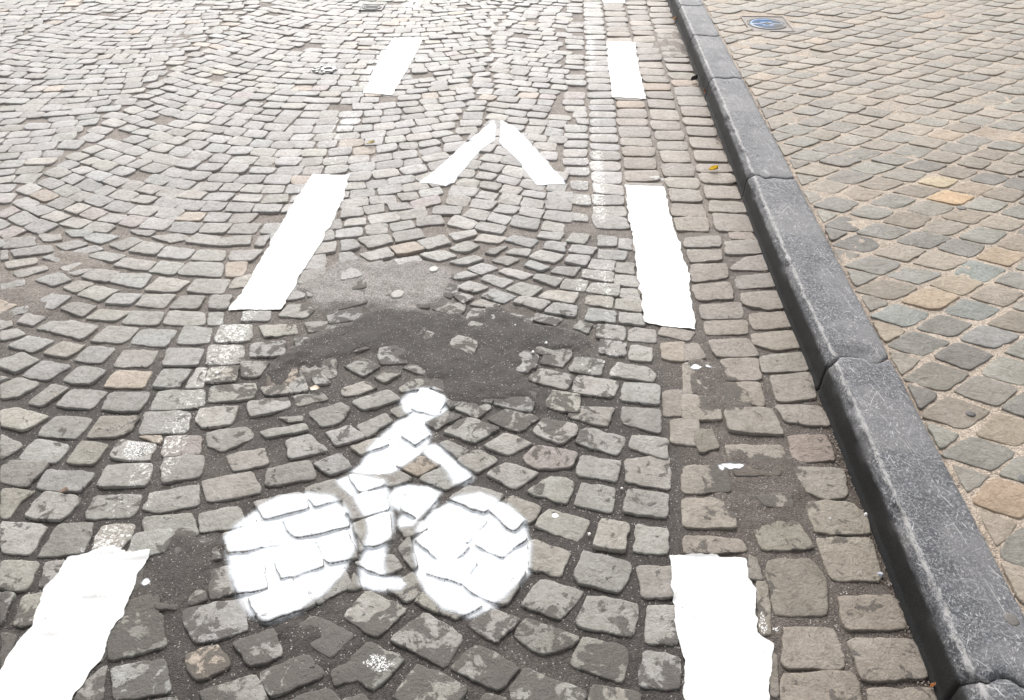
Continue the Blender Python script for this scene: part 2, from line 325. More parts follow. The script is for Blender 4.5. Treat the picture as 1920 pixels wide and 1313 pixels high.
# ------------------------------------------------------------------ setts read off the photograph
# corner positions, in crops of the photograph enlarged 2.984 times; each crop starts at the given point
SETTS = {
(0, 437): """10,30 190,15 200,70 10,85|215,0 340,5 350,35 235,45|355,-20 540,-20 480,20 400,20|530,-5 670,15 560,60 460,25|305,60 440,35 490,60 360,95|605,65 740,25 800,45 690,95|720,-20 870,-15 840,15 760,5|58,95 290,65 300,108 85,130|0,100 40,95 45,140 0,150|400,100 530,65 580,90 450,125|715,100 800,45 925,65 870,120|840,20 1000,0 1080,25 950,55|1030,50 1100,0 1240,20 1220,70|1240,25 1410,10 1400,65 1215,70|1420,70 1450,15 1520,5 1475,75|490,135 560,105 715,125 620,160|870,130 930,70 1100,90 1040,145|1060,150 1110,90 1270,95 1240,155|1285,95 1470,90 1410,155 1280,150|25,165 205,135 205,165 40,200|230,135 350,105 410,135 330,170|630,180 700,135 880,160 820,210|70,215 250,180 270,205 110,250|330,200 440,165 550,190 420,240|445,245 530,200 680,215 600,275|830,215 900,150 1040,165 970,230|985,230 1050,160 1250,160 1240,245|1255,240 1270,165 1390,160 1360,240|190,260 340,215 400,260 290,295|0,285 130,260 140,290 0,320|605,270 670,225 855,230 790,310|805,320 890,245 1070,265 980,330|1040,330 1090,260 1290,255 1250,335|350,305 440,265 530,285 430,335|425,345 520,290 665,320 560,380|100,335 160,310 205,335 185,375 120,375|165,395 290,335 395,355 290,430|580,390 640,335 800,340 730,400|750,400 810,340 985,345 920,420|940,420 1010,350 1150,350 1110,425|1160,420 1180,350 1300,345 1270,425|335,420 410,385 545,405 460,470|0,440 150,400 165,435 0,475|470,480 560,420 735,435 640,490|675,505 740,430 925,440 880,515|905,510 950,435 1150,440 1145,515|1160,510 1165,440 1255,440 1240,510|1350,490 1355,435 1520,430 1500,490|1560,460 1610,400 1720,390 1760,430 1700,475|90,500 150,450 260,470 180,520|0,500 60,485 70,515 0,540|200,535 290,490 400,490 270,545|275,548 400,485 560,520 450,595|500,600 600,515 780,530 690,615|720,615 790,535 990,540 930,635|985,620 1030,520 1190,530 1170,610|1190,610 1230,515 1410,510 1410,600|1450,515 1650,505 1670,560 1475,580|1700,500 1840,490 1850,540 1730,555|0,545 100,530 150,570 0,600|42,630 160,570 305,600 180,665|240,670 350,605 480,625 370,695|410,715 500,630 655,640 570,725|635,745 690,650 880,655 830,745|905,740 935,640 1145,645 1105,740|1145,735 1165,625 1365,625 1365,725|1400,690 1405,615 1600,600 1590,685|1645,590 1830,580 1830,640 1670,670|0,745 0,710 120,670 225,710 75,780|120,795 240,710 400,740 255,825|340,830 440,740 605,765 500,845|570,860 650,765 850,770 800,865|850,860 905,755 1080,755 1000,865|1030,865 1100,755 1155,755 1140,865|1145,840 1170,755 1340,740 1320,830|1345,720 1510,715 1450,805 1350,800|0,800 50,815 0,835|0,850 100,805 225,840 100,915 0,925|150,950 290,840 385,865 240,965|310,965 400,865 605,880 500,985|560,990 620,885 850,885 780,995|835,990 890,880 1150,870 1140,970|1160,945 1170,850 1430,840 1425,925|1460,860 1600,850 1640,895 1480,905|1610,850 1700,795 1725,880 1640,890|1735,800 1800,790 1850,840 1760,850|0,1080 0,985 90,970 280,1025 130,1105|200,1130 310,1015 520,1035 430,1150|480,1145 560,1020 785,1025 710,1130|775,1125 810,1000 1065,1000 1050,1110|1095,1045 1120,980 1340,965 1290,1070 1130,1085|1380,940 1610,915 1625,975 1400,1030|1630,905 1800,885 1840,925 1670,965|1560,1025 1695,1020 1690,1050 1600,1055|1450,1110 1700,1060 1730,1100 1490,1145|1725,995 1910,950 1960,975 1910,1060 1790,1085|0,1260 0,1115 130,1185 20,1260|95,1265 200,1150 390,1180 320,1285|365,1280 460,1155 610,1180 520,1295|610,1240 680,1155 880,1180 830,1270 650,1265|900,1245 920,1135 1130,1130 1120,1235|1155,1190 1160,1115 1380,1080 1420,1140 1250,1215|1265,1240 1480,1195 1500,1290 1300,1330|1590,1160 1730,1125 1840,1220 1620,1260|1820,1115 1960,1075 2045,1140 1880,1190|770,1135 915,1130 900,1180|0,1300 60,1265 270,1290 150,1420 0,1390|190,1430 270,1320 535,1340 450,1450|540,1420 600,1295 850,1285 820,1415|905,1400 910,1260 1150,1240 1120,1360""",
(0, 873): """1490,120 1490,20 1740,-35 1775,70|1130,80 1410,30 1465,150 1155,205|1745,-15 1910,-70 1970,5 1850,55|0,120 200,140 110,200 50,290 0,290|120,285 250,140 470,180 340,305|470,295 530,165 800,160 740,290|800,245 840,150 1115,105 1110,220 870,260|0,310 270,330 170,490 0,490|210,510 320,330 530,320 470,490|510,480 570,330 760,320 740,380 670,475|795,285 1080,260 1110,395 810,400|1105,265 1330,220 1380,330 1120,375|1410,200 1680,140 1740,235 1480,305|1700,120 1870,75 1955,180 1750,235|0,530 225,535 150,700 0,690|210,672 250,530 400,520 310,672|970,460 1170,400 1240,520 1000,560|1240,380 1560,320 1610,430 1270,495|1570,300 1900,220 1960,340 1645,410|0,715 90,715 0,900|70,890 120,720 290,700 180,890|1010,760 1040,590 1110,590 1165,750 1040,780|1150,600 1280,550 1330,700 1170,745|1285,560 1470,520 1500,690 1320,720|1530,520 1760,455 1820,560 1570,640|1760,420 1940,360 2010,520 1835,550|1380,740 1680,640 1770,780 1460,890|1690,640 1900,560 1985,660 1770,775|1005,800 1360,740 1395,920 1080,1000|590,910 900,820 935,1010 610,1090|1295,990 1530,910 1590,1060 1400,1120|1610,930 1760,830 1980,950 1860,1080|620,1130 920,1070 950,1270 640,1310|1030,1060 1220,1000 1300,1120 1080,1210|1445,1160 1720,1050 1820,1170 1520,1290|1120,1260 1430,1160 1500,1340 1150,1400|430,1240 590,1110 570,1310 410,1330|860,770 1000,780 990,810 870,800|0,930 100,940 20,1110 0,1130|1850,1150 1960,1080 2010,1190 1870,1230|640,1340 1000,1290 1010,1450 680,1450|1560,1340 1830,1230 2000,1400 1600,1500""",
(640, 873): """0,840 150,690 375,800 200,960|0,1110 150,980 360,1080 170,1260|270,970 470,820 690,950 580,1130|600,1130 760,995 1005,1130 880,1260|290,1300 430,1105 715,1240 600,1400|710,890 840,800 1000,860 870,990|965,940 1030,850 1345,960 1270,1010 1110,1060|1000,770 1120,625 1365,700 1220,865|1300,890 1380,720 1665,770 1630,955|1280,1110 1350,950 1600,1010 1615,1100 1570,1215|1308,600 1355,475 1625,540 1605,640 1550,705 1330,660|1080,340 1150,240 1395,300 1330,425|1405,450 1450,295 1610,320 1590,480|1635,480 1650,325 1840,350 1820,490|1030,145 1170,60 1310,90 1260,210|1300,220 1350,90 1540,120 1510,260|1575,260 1600,135 1835,160 1820,290|810,45 920,-20 1110,40 970,130|1590,90 1590,-40 1840,-60 1840,130|1305,50 1340,-60 1570,-20 1540,90|890,200 960,165 1130,235 1030,340|590,185 720,110 920,160 800,270|1650,560 1850,560 1870,740 1680,730|1700,985 1710,780 1870,780 1895,1005|1665,1230 1690,1035 1900,1060 1900,1260|945,1230 1030,1125 1375,1260 1340,1370 1200,1450 960,1350|1370,1340 1410,1220 1680,1270 1670,1400 1380,1400|1040,440 1080,415 1290,480 1220,615 1050,570|820,250 900,205 1040,310 960,370|520,380 640,240 820,300 700,430|740,440 850,340 1040,410 900,515|410,420 500,350 720,450 590,560|460,600 580,510 770,540 670,660|680,660 800,545 1040,590 930,780 770,740|410,760 500,665 800,780 640,860|250,690 400,590 480,690 370,760|90,370 150,350 150,450 100,480|60,540 290,490 340,570 240,620|310,460 380,390 430,560 400,580|310,330 440,290 490,350 350,400|320,230 480,110 560,170 440,310|0,190 240,130 270,240 50,310|60,330 270,260 290,420 130,460|430,70 570,0 740,60 580,140|300,0 430,-60 560,-10 420,50|190,60 320,20 400,70 260,120|750,1340 800,1265 930,1300 900,1400|0,1300 120,1280 230,1400 0,1450|30,690 70,600 110,680|40,50 180,20 250,110 100,150""",
(640, 437): """-5,45 70,40 110,80 0,105|90,30 260,5 295,50 150,85|270,80 410,45 470,95 320,125|420,45 570,10 615,55 480,95|600,0 750,-20 760,10 640,40|735,40 790,0 930,20 880,55|600,85 700,45 780,75 690,110|100,120 260,80 300,130 160,160|-10,115 60,110 100,150 -10,185|290,155 430,130 470,170 350,205|435,125 560,95 650,125 540,160|915,40 960,10 1105,40 1060,80|1090,20 1120,-10 1250,0 1220,40|1255,45 1290,0 1395,10 1360,60|1430,70 1440,10 1545,20 1540,70|1555,25 1620,30 1630,95 1550,80|1125,85 1150,45 1260,50 1250,105|915,110 960,85 1060,90 1040,130|800,110 870,80 930,75 860,120|1270,105 1290,65 1430,80 1400,125|1045,135 1110,95 1255,120 1190,165|1430,140 1440,85 1600,100 1590,150|843,155 910,125 1000,145 930,180|600,165 740,125 800,145 700,180|1250,160 1270,120 1400,130 1370,185|1376,195 1400,145 1535,155 1525,210|1530,215 1540,160 1640,165 1640,235|700,200 790,165 880,195 780,235|1020,180 1060,150 1170,190 1110,210|1165,215 1210,185 1340,190 1300,240|1345,245 1355,200 1530,215 1520,275|1525,285 1530,230 1650,240 1670,305|0,200 60,185 120,240 0,270|575,250 700,215 770,240 640,265|875,215 930,190 1080,230 1010,260|777,255 820,225 975,265 900,305|1070,255 1090,230 1245,250 1200,300|1219,305 1250,255 1385,265 1360,325|640,300 720,265 830,300 740,335|915,310 1000,270 1130,305 1060,360|1370,325 1400,275 1560,290 1550,355|1560,355 1565,305 1670,310 1670,375|1100,360 1160,315 1330,330 1300,395|775,350 850,310 980,350 900,390|620,350 640,330 740,360 680,400|1360,390 1370,340 1520,355 1520,420|1525,420 1540,365 1680,375 1680,445|957,385 1010,350 1180,380 1120,430|710,400 780,370 890,400 830,420|1125,440 1190,385 1325,410 1310,470|1360,485 1380,420 1535,435 1535,500|1550,500 1555,445 1680,450 1700,515|1420,585 1430,510 1590,520 1585,600|1600,595 1620,525 1760,540 1765,610|1770,565 1790,520 1990,550 1940,600|1435,670 1450,590 1595,610 1590,690|1605,700 1620,620 1740,640 1740,720|1300,530 1340,490 1410,510 1380,565|1070,490 1090,445 1240,475 1200,520|150,435 220,405 315,430 230,460|15,745 120,700 225,745 120,800|180,800 250,765 340,780 240,835|340,750 470,700 570,740 510,800 430,785|405,640 600,658 540,692|585,695 680,655 688,672 600,710|0,865 130,825 205,860 100,900 0,910|315,870 400,820 490,815 500,870 340,890|50,940 260,875 335,930 130,990|-130,995 -90,960 40,955 80,995 0,1050|80,1075 250,1010 290,1050 145,1140|275,990 360,950 400,1000 320,1030|580,820 760,880 720,885 640,860|580,930 680,880 720,910 610,985|625,980 725,920 850,965 765,1035|563,1110 700,1025 890,1090 740,1175|465,1060 590,1000 680,1020 530,1100|810,1040 950,960 1110,1030 990,1115|795,1190 920,1115 1075,1170 930,1245|1073,1110 1130,1035 1320,1065 1315,1130 1220,1180|1300,1170 1360,1080 1600,1140 1550,1245|1265,1030 1300,965 1525,975 1490,1080|1035,820 1110,755 1305,790 1260,875|1105,725 1150,650 1290,680 1240,745|1270,770 1310,690 1475,710 1455,800|1283,890 1320,795 1555,830 1520,920|840,765 930,705 1080,750 1040,780|1495,795 1550,720 1720,750 1760,790 1740,830|1558,930 1580,835 1780,850 1780,960|1568,1060 1570,965 1790,980 1790,1120|1608,1200 1620,1130 1830,1150 1830,1270|1790,700 1790,610 1920,605 1920,720|1800,1025 1800,880 1960,870 1960,1010|1840,1170 1840,1040 2000,1040 2000,1190|1010,1260 1090,1185 1320,1230 1290,1310 1100,1320|640,1270 760,1205 880,1270 760,1340|550,1180 600,1160 715,1215 650,1260|50,1195 200,1140 270,1180 110,1240|330,1130 440,1090 500,1130 410,1190""",
(1280, 437): """10,25 210,10 220,75 10,80|235,45 430,35 465,110 240,120|20,90 215,90 220,150 45,165|265,195 345,135 480,120 490,205 280,205|40,180 245,170 260,250 50,275|290,240 510,220 540,300 310,310|45,290 270,275 290,370 80,375|320,330 545,320 585,420 480,430 340,400|90,400 330,385 340,470 110,480|372,450 600,435 625,525 390,540|115,490 360,485 375,560 130,570|385,560 640,540 670,640 520,655 390,620|140,600 370,590 430,690 190,695|430,690 690,665 720,770 440,780|205,705 420,700 445,820 250,820|483,800 730,780 755,930 530,940|215,840 430,835 475,970 235,950|230,985 500,980 570,1130 260,1110|520,960 780,960 830,1080 580,1060|590,1130 800,1130 860,1270 620,1280|240,1180 560,1180 590,1320 260,1300|0,620 90,610 130,700 0,720|0,722 170,720 190,890 0,890|0,902 200,920 220,1040 0,1040|60,1100 170,1090 210,1200 90,1230""",
(1280, 873): """620,0 900,20 930,170 820,190 650,130|690,200 940,200 1050,270 1060,380 740,375|375,310 640,300 740,460 450,480|400,170 590,150 630,235 460,230|0,180 270,180 310,350 0,345|0,390 330,410 370,480 0,495|750,400 1060,400 1120,640 830,640|460,530 720,520 800,620 825,830 520,830|865,730 1180,710 1270,910 910,920|370,490 420,520 450,640 370,630|555,900 860,900 920,1130 560,1140|920,970 1290,970 1380,1190 1010,1210|552,1160 960,1150 1030,1400 560,1400|1030,1240 1400,1240 1480,1400 1060,1400|0,0 250,0 270,150 0,150|410,640 480,650 500,950 430,930|480,1010 530,1050 540,1290 490,1280|280,0 570,0 540,60 300,60""",
}
# ------------------------------------------------------------------ places on the road
KERB_X = 0.90                                # road face of the kerb
KERB_H = 0.13
PATCH = ats([(470, 705), (520, 655), (580, 615), (660, 590), (720, 568), (800, 572), (870, 578), (960, 575), (1010, 590), (1060, 600), (1105, 618),
             (1125, 650), (1090, 662), (1010, 655), (985, 690), (1030, 745), (1060, 775), (960, 765), (880, 770), (800, 715), (770, 690), (700, 668), (640, 680), (560, 690), (520, 720)])
PALE = ats([(570, 540), (650, 490), (760, 490), (850, 510), (840, 560), (770, 572), (700, 565), (600, 570)])
STAINS = [ats(q) for q in (
    [(330, 1010), (400, 1020), (390, 1080), (340, 1130), (250, 1120)],
    [(700, 1200), (640, 1180), (560, 1175), (600, 1240), (660, 1260)],
    [(1350, 860), (1480, 870), (1480, 960), (1400, 980), (1350, 920)],
    [(0, 520), (60, 520), (80, 580), (0, 600)],
    [(1300, 680), (1350, 690), (1390, 760), (1330, 760)],
    [(90, 470), (170, 470), (180, 500), (110, 520)],
    [(290, 97), (340, 60), (385, 26), (402, 28), (352, 66), (315, 97)],
    [(1215, 62), (1270, 60), (1290, 100), (1240, 112)],
)]

def patch_w(x, y):
    return 1 - sst(-0.055, 0.004, sdf(PATCH, x, y) + fbm(x, y, 9, 5) * 0.07)
def pale_w(x, y):
    return 1 - sst(-0.02, 0.05, sdf(PALE, x, y) + fbm(x, y, 12, 6) * 0.05)
def stain_w(x, y):
    r = 0 * np.asarray(x, float)
    for q in STAINS: r = np.maximum(r, 1 - sst(-0.02, 0.05, sdf(q, x, y) + fbm(x, y, 12, 8) * 0.06))
    return r
def bitumen(x, y):
    """0 sandy joints, 1 bitumen filled joints (the nearer part of the street)"""
    return np.clip(1 - sst(1.75, 3.6, y + 0.35 * np.clip(-0.9 - x, 0, 2) + fbm(x, y, 1.6, 9) * 0.4), 0, 1)
def smear_f(x, y):
    p = sdf(PATCH, x, y)
    s = 0.43 * bitumen(x, y) + 0.24 * (1 - sst(0.0, 0.25, p)) + 0.25 * (1 - sst(1.0, 1.35, y)) * (x < 0.5)
    s = s + 0.30 * (1 - sst(0, 0.12, sdf(PALE, x, y)))
    for q in STAINS: s = s + 0.3 * (1 - sst(0, 0.06, sdf(q, x, y)))
    s = s + 0.10 * (y > 5)
    return np.clip(s, 0, 1.15)
def lane_left(y): return -1.055 + 0 * y
def resid_f(x, y):
    a = 1 - sst(0.04, 0.14, np.abs(x + 1.13 + 0.02 * y))
    b = 1 - sst(0.04, 0.13, np.abs(x - 0.155))
    c = 1 - sst(0.06, 0.14, np.abs(x - 0.30)) * 1.0
    far = (1 - sst(0.10, 0.2, np.abs(x + 0.90))) * sst(5.6, 6.2, y)
    return np.clip((0.74 + 0.4 * fbm(x, y, 3, 78, 2)) * a * (y > 1.15) + (0.45 + 0.5 * fbm(x, y, 2.5, 77, 2)) * b * sst(1.95, 2.2, y) + 0.35 * c + 0.6 * far, 0, 1.1)

# ------------------------------------------------------------------ the road: bed and setts in one mesh
bag = Bag()
xs = np.unique(np.round(np.concatenate([np.arange(-9, -1.9, 0.05), np.arange(-1.9, 0.905, 0.009), [KERB_X + 0.03]]), 4))
ys = np.unique(np.round(np.concatenate([np.arange(-1.0, 0.8, 0.05), np.arange(0.8, 3.3, 0.009), np.arange(3.3, 6, 0.03), np.arange(6, 12.1, 0.08)]), 4))
GX, GY = np.meshgrid(xs, ys)
gx, gy = GX.ravel(), GY.ravel()
pw, plw, stw, bt = patch_w(gx, gy), pale_w(gx, gy), stain_w(gx, gy), bitumen(gx, gy)
cov = np.maximum(0, np.maximum(np.maximum(pw, plw * 0.95), stw * (0.64 + 0.5 * fbm(gx, gy, 15, 62))))
zbed = (-0.0084 + 0.001 * bt + fbm(gx, gy, 22, 1) * 0.0045) * (1 - cov) + cov * (0.0050 + fbm(gx, gy, 11, 2) * 0.0075 + fbm(gx, gy, 45, 3) * 0.002)
zbed += 0.004 * (1 - sst(0.62, 0.80, np.abs(gx - 0.3) + 0)) * 0
sand = np.array([0.22, 0.195, 0.175]); bit = np.array([0.053, 0.047, 0.043]); pale = np.array([0.24, 0.228, 0.22])
mixv = np.clip(bt + 0.25 * fbm(gx, gy, 3, 4), 0, 1)[:, None]
gut = (sst(0.30, 0.5, gx) * 0.45)[:, None]
colb = sand * (1 - mixv) + bit * mixv
colb = colb * (1 - gut * mixv) + np.array([0.155, 0.13, 0.115]) * gut * mixv
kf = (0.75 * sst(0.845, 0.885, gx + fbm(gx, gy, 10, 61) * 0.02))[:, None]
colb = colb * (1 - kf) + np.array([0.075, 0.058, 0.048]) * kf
colb = colb * (1 - pw[:, None]) + bit * pw[:, None]
colb = colb * (1 - plw[:, None]) + pale * plw[:, None]
nx, ny = len(xs), len(ys)
idx = np.arange(nx * ny).reshape(ny, nx)
quads = np.stack([idx[:-1, :-1], idx[:-1, 1:], idx[1:, 1:], idx[1:, :-1]], -1).reshape(-1, 4)
bag.add(np.stack([gx, gy, zbed], 1), quads.tolist(), 0, colb, 0 * gx, 0 * gx)

DASH_POLY = {   # painted strokes, outlines read on the road plane
 'L1': [(127, 1045), (180, 1030), (212, 1024), (230, 1030), (236, 1034), (280, 1032), (274, 1050), (258, 1074), (244, 1110), (232, 1150), (205, 1182), (196, 1225), (163, 1260), (138, 1313), (105, 1390), (-90, 1390), (-40, 1300), (0, 1255), (35, 1195), (56, 1172), (82, 1104), (104, 1085)],
 'L2': [(587, 327), (656, 328), (640, 380), (602, 455), (561, 520), (527, 580), (430, 580), (470, 520), (510, 450), (550, 380)],
 'L3': [(738, 70), (793, 72), (770, 120), (735, 178), (680, 175), (705, 125)],
 'R1': [(1255, 1040), (1330, 1041), (1398, 1047), (1403, 1085), (1421, 1104), (1418, 1150), (1420, 1185), (1447, 1206), (1440, 1260), (1441, 1313), (1452, 1400), (1292, 1400), (1282, 1250), (1262, 1130)],
 'R2': [(1172, 347), (1246, 350), (1250, 365), (1255, 400), (1265, 430), (1275, 460), (1290, 515), (1297, 560), (1303, 617), (1250, 613), (1207, 603), (1200, 540), (1190, 470), (1180, 410)],
 'R3': [(1137, 77), (1190, 79), (1197, 120), (1205, 160), (1212, 185), (1148, 183), (1141, 130)],
 'R4': [(1124, -75), (1160, -75), (1172, 7), (1130, 5)],
}
DASHW = {k: ats(v) for k, v in DASH_POLY.items()}

GREYS = np.array([[0.32, 0.311, 0.30], [0.34, 0.332, 0.325], [0.30, 0.295, 0.287], [0.33, 0.318, 0.303], [0.345, 0.33, 0.312], [0.32, 0.317, 0.313], [0.28, 0.27, 0.258]])
def road_tint(x, y, r):
    c = GREYS[r.integers(len(GREYS))] * np.array([1.015 + r.normal(0, 0.010), 0.99, 0.995 - abs(r.normal(0, 0.028))]) * r.uniform(0.86, 1.08)
    if r.random() < 0.03: c = np.array([0.39, 0.33, 0.28]) * r.uniform(0.85, 1.05)
    if r.random() < 0.01: c = np.array([0.32, 0.28, 0.27])
    if x > 0.42: c = c * np.array([0.86, 0.80, 0.74])
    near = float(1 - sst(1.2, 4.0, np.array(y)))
    return c * (1 - 0.14 * near) * np.array([1, 1 + 0.005 * near, 1 - 0.035 * near])  # near setts tinted darker, standing in for their weaker sheen

RINGS_N = [(1.02, -0.040), (1.00, -0.0090), (0.998, -0.0030), (0.985, -0.0007), (0.93, -0.0001), (0.70, 0.0003), (0.35, 0.0006)]
RINGS_F = [(1.01, -0.030), (1.00, -0.0060), (0.993, -0.0011), (0.955, -0.0001), (0.50, 0.0004)]
def sett(bag, poly, near, col, z0=0.0, tilt=0.004, mi=1, r=None, corner=0.14, dirt=None, wob=0.0035):
    n = 32 if near else 16
    rings = RINGS_N if near else RINGS_F
    O = rounded(poly, n, corner)
    c = O.mean(0)
    D = O - c
    L = np.hypot(D[:, 0], D[:, 1])[:, None]
    D = D * (1 + (fbm(O[:, 0], O[:, 1], 38, 31, 3) * wob * 2 / L[:, 0])[:, None])
    size = L.mean()
    ta, tb = r.normal(0, tilt, 2) / 0.07
    dz = z0 + r.normal(0, 0.0013 if near else 0.0018)
    V = []
    for s, z in rings:
        p = c + D * (1 - (1 - s) * (0.07 / size if s > 0.85 and s < 1 else 1))
        zz = z + dz + ta * (p[:, 0] - c[0]) + tb * (p[:, 1] - c[1])
        if near and s < 1.01: zz = zz + fbm(p[:, 0], p[:, 1], 34, 12, 3) * 0.0022
        V.append(np.column_stack([p, zz]))
    V.append(np.array([[c[0], c[1], rings[-1][1] + dz]]))
    V = np.vstack(V)
    Fs = []
    for k in range(len(rings) - 1):
        a, b = k * n, (k + 1) * n
        Fs += [(a + i, a + (i + 1) % n, b + (i + 1) % n, b + i) for i in range(n)]
    a = (len(rings) - 1) * n; ce = len(rings) * n
    Fs += [(a + i, a + (i + 1) % n, ce) for i in range(n)]
    sm, rs = (smear_f(V[:, 0], V[:, 1]), resid_f(V[:, 0], V[:, 1])) if dirt is None else (np.full(len(V), dirt), np.zeros(len(V)))
    bag.add(V, Fs, mi, col, sm, rs)

def ccw(P):
    P = np.asarray(P, float); x, y = P[:, 0], P[:, 1]
    return P if np.sum(x * np.roll(y, -1) - y * np.roll(x, -1)) > 0 else P[::-1]

# occupancy of the ground in 1.5 cm cells
OX, OY, OC = -9.0, -1.0, 0.015
occ = np.zeros((int(13 / OC), int(10.2 / OC)), bool)
def cells(P):
    x0, y0 = P.min(0); x1, y1 = P.max(0)
    X, Y = np.meshgrid(np.arange(x0, x1, OC), np.arange(y0, y1, OC))
    if X.size == 0: return None
    m = sdf(P, X, Y) < 0
    j = ((X[m] - OX) / OC).astype(int); i = ((Y[m] - OY) / OC).astype(int)
    k = (i >= 0) & (j >= 0) & (i < occ.shape[0]) & (j < occ.shape[1])
    return i[k], j[k]
def shrink(P, d):
    c = P.mean(0); D = P - c; L = np.hypot(D[:, 0], D[:, 1]).mean()
    return c + D * (1 - d / L)

n_hand = 0
for (ox, oy), s in SETTS.items():
    for q in s.split('|'):
        P = np.array([tuple(map(float, w.split(','))) for w in q.split()])
        P = ccw(ats(np.column_stack([ox + P[:, 0] / 2.984, oy + P[:, 1] / 2.984])))
        if P[:, 0].max() > KERB_X - 0.002: P[:, 0] = np.minimum(P[:, 0], KERB_X - 0.004)
        ce = cells(P)
        if ce is None or (len(ce[0]) and occ[ce].mean() > 0.45): continue
        occ[ce] = True
        P = shrink(P, -0.0035)
        P[:, 0] = np.minimum(P[:, 0], KERB_X - 0.004)
        c = P.mean(0)
        under = min(float(sdf(w, c[0], c[1])) for w in DASHW.values()) < 0.03
        z0 = -0.002 if under else 0.0
        if -0.95 < c[0] < -0.35 and 2.6 < c[1] < 3.3: z0 += 0.004
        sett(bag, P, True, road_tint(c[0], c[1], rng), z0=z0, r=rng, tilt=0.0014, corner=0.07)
        n_hand += 1
print('setts traced', n_hand)

# the rest of the street follows the same waves of segmental arcs
_wx = np.linspace(-9.2, 0.4, 961)
def _slope(x):
    V_ = np.array([-8.6, -6.7, -4.95, -3.35, -1.45]); R_ = np.array([-7.6, -5.8, -4.05, -2.60, -0.50])
    s = np.zeros_like(x)
    for i, v in enumerate(V_):
        lo = R_[i - 1] if i else -9.6
        hi = R_[i]
        m = (x >= lo) & (x < hi)
        s[m] = (x[m] - v) * 0.60
    m = x >= -0.50
    s[m] = -0.50 * np.exp(-(x[m] + 0.5) / 0.45)
    return s
_sl = _slope(_wx); _sl = np.convolve(np.pad(_sl, 12, 'edge'), np.hanning(25) / np.hanning(25).sum(), 'valid')
_wy = np.concatenate([[0], np.cumsum((_sl[1:] + _sl[:-1]) / 2 * np.diff(_wx))])
_len = np.concatenate([[0], np.cumsum(np.sqrt(1 + ((_sl[1:] + _sl[:-1]) / 2) ** 2) * np.diff(_wx))])
_wy -= np.interp(-0.5, _wx, _wy)
n_gen = 0
def try_sett(P, near, tint=None, lim=0.12, **kw):
    global n_gen
    P = ccw(P)
    ce = cells(P)
    if ce is None or len(ce[0]) == 0 or occ[ce].mean() > lim: return
    occ[ce] = True
    c = P.mean(0)
    under = min(float(sdf(w, c[0], c[1])) for w in DASHW.values()) < 0.03 if abs(c[0]) < 1.5 else False
    z0 = -0.002 if under else 0.0
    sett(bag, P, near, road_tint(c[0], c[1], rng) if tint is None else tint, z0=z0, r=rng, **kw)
    n_gen += 1

y0 = -2.2
row = 0
while y0 < 13.5:
    hgt = rng.uniform(0.099, 0.120)
    wob = 0.018
    s = 0.0 + rng.uniform(0, 0.16)
    while s < _len[-1] - 0.05:
        w = rng.uniform(0.106, 0.152)
        g = 0.0035
        def P_(sv, yy):
            x = np.interp(sv, _len, _wx)
            return (x, yy + np.interp(x, _wx, _wy) + float(fbm(x, yy, 1.3, 20, 2)) * 0.05 + float(noise(x, yy, 7, 22)) * 0.012)
        j = rng.normal(0, 0.005, 8)
        lean = np.interp(np.interp(s + w / 2, _len, _wx), _wx, _sl)
        k = lean * hgt * 0.7
        a = P_(s + g + j[0], y0 + g + j[1]); b = P_(s + w - g + j[2], y0 + g + j[3])
        c_ = P_(s + w - g + j[4] - k, y0 + hgt - g + j[5]); d_ = P_(s + g + j[6] - k, y0 + hgt - g + j[7])
        P = np.array([a, b, c_, d_])
        cx, cy = P.mean(0)
        if cx < 0.02 and cy > -0.6 and cy < 11.8 and cx > -8.9:
            near = cy < 3.6 and cx > -2.8
            if rng.random() > 0.012: try_sett(P, near, tilt=0.0022, corner=rng.uniform(0.04, 0.10), wob=0.003)
        s += w
    y0 += hgt
    row += 1
# straight courses beside the kerb
for (xa, xb, hl, hh) in ((0.03, 0.165, 0.095, 0.135), (0.172, 0.33, 0.105, 0.14), (0.34, 0.515, 0.13, 0.17), (0.535, 0.70, 0.13, 0.18), (0.715, 0.893, 0.13, 0.19)):
    y = -0.7 + rng.uniform(0, 0.1)
    while y < 11.8:
        h_ = rng.uniform(hl, hh)
        j = rng.normal(0, 0.006, 8)
        P = np.array([(xa + j[0], y + 0.006 + j[1]), (xb + j[2], y + 0.006 + j[3]), (xb + j[4], y + h_ - 0.006 + j[5]), (xa + j[6], y + h_ - 0.006 + j[7])])
        P[:, 0] = np.minimum(P[:, 0], KERB_X - 0.005)
        try_sett(P, y < 3.6, tilt=0.0016, corner=0.07, lim=0.10)
        y += h_
# small fillers where the arcs leave a gap
for cy in np.arange(0.7, 9.5, 0.062):
    for cx in np.arange(-6.6, 0.88, 0.07):
        x_ = cx + rng.normal(0, 0.008); y_ = cy + rng.normal(0, 0.008)
        i_ = int((y_ - OY) / OC); j_ = int((x_ - OX) / OC)
        if occ[i_, j_]: continue
        if patch_w(np.array([x_]), np.array([y_]))[0] + pale_w(np.array([x_]), np.array([y_]))[0] > 0.3: continue
        a_, b_ = rng.uniform(0.035, 0.062), rng.uniform(0.035, 0.055)
        sl = float(np.interp(x_, _wx, _sl)) if x_ < 0.05 else 0.0
        P = np.array([(-a_, -b_), (a_, -b_), (a_, b_), (-a_, b_)]) + rng.normal(0, 0.006, (4, 2))
        P = np.column_stack([x_ + P[:, 0] - sl * P[:, 1] * 0.7, y_ + P[:, 1] + sl * P[:, 0]])
        try_sett(P, cy < 3.6 and cx > -2.8, lim=0.03, tilt=0.002, corner=0.08)
print('setts laid by rule', n_gen)
V_all = np.vstack(bag.V)
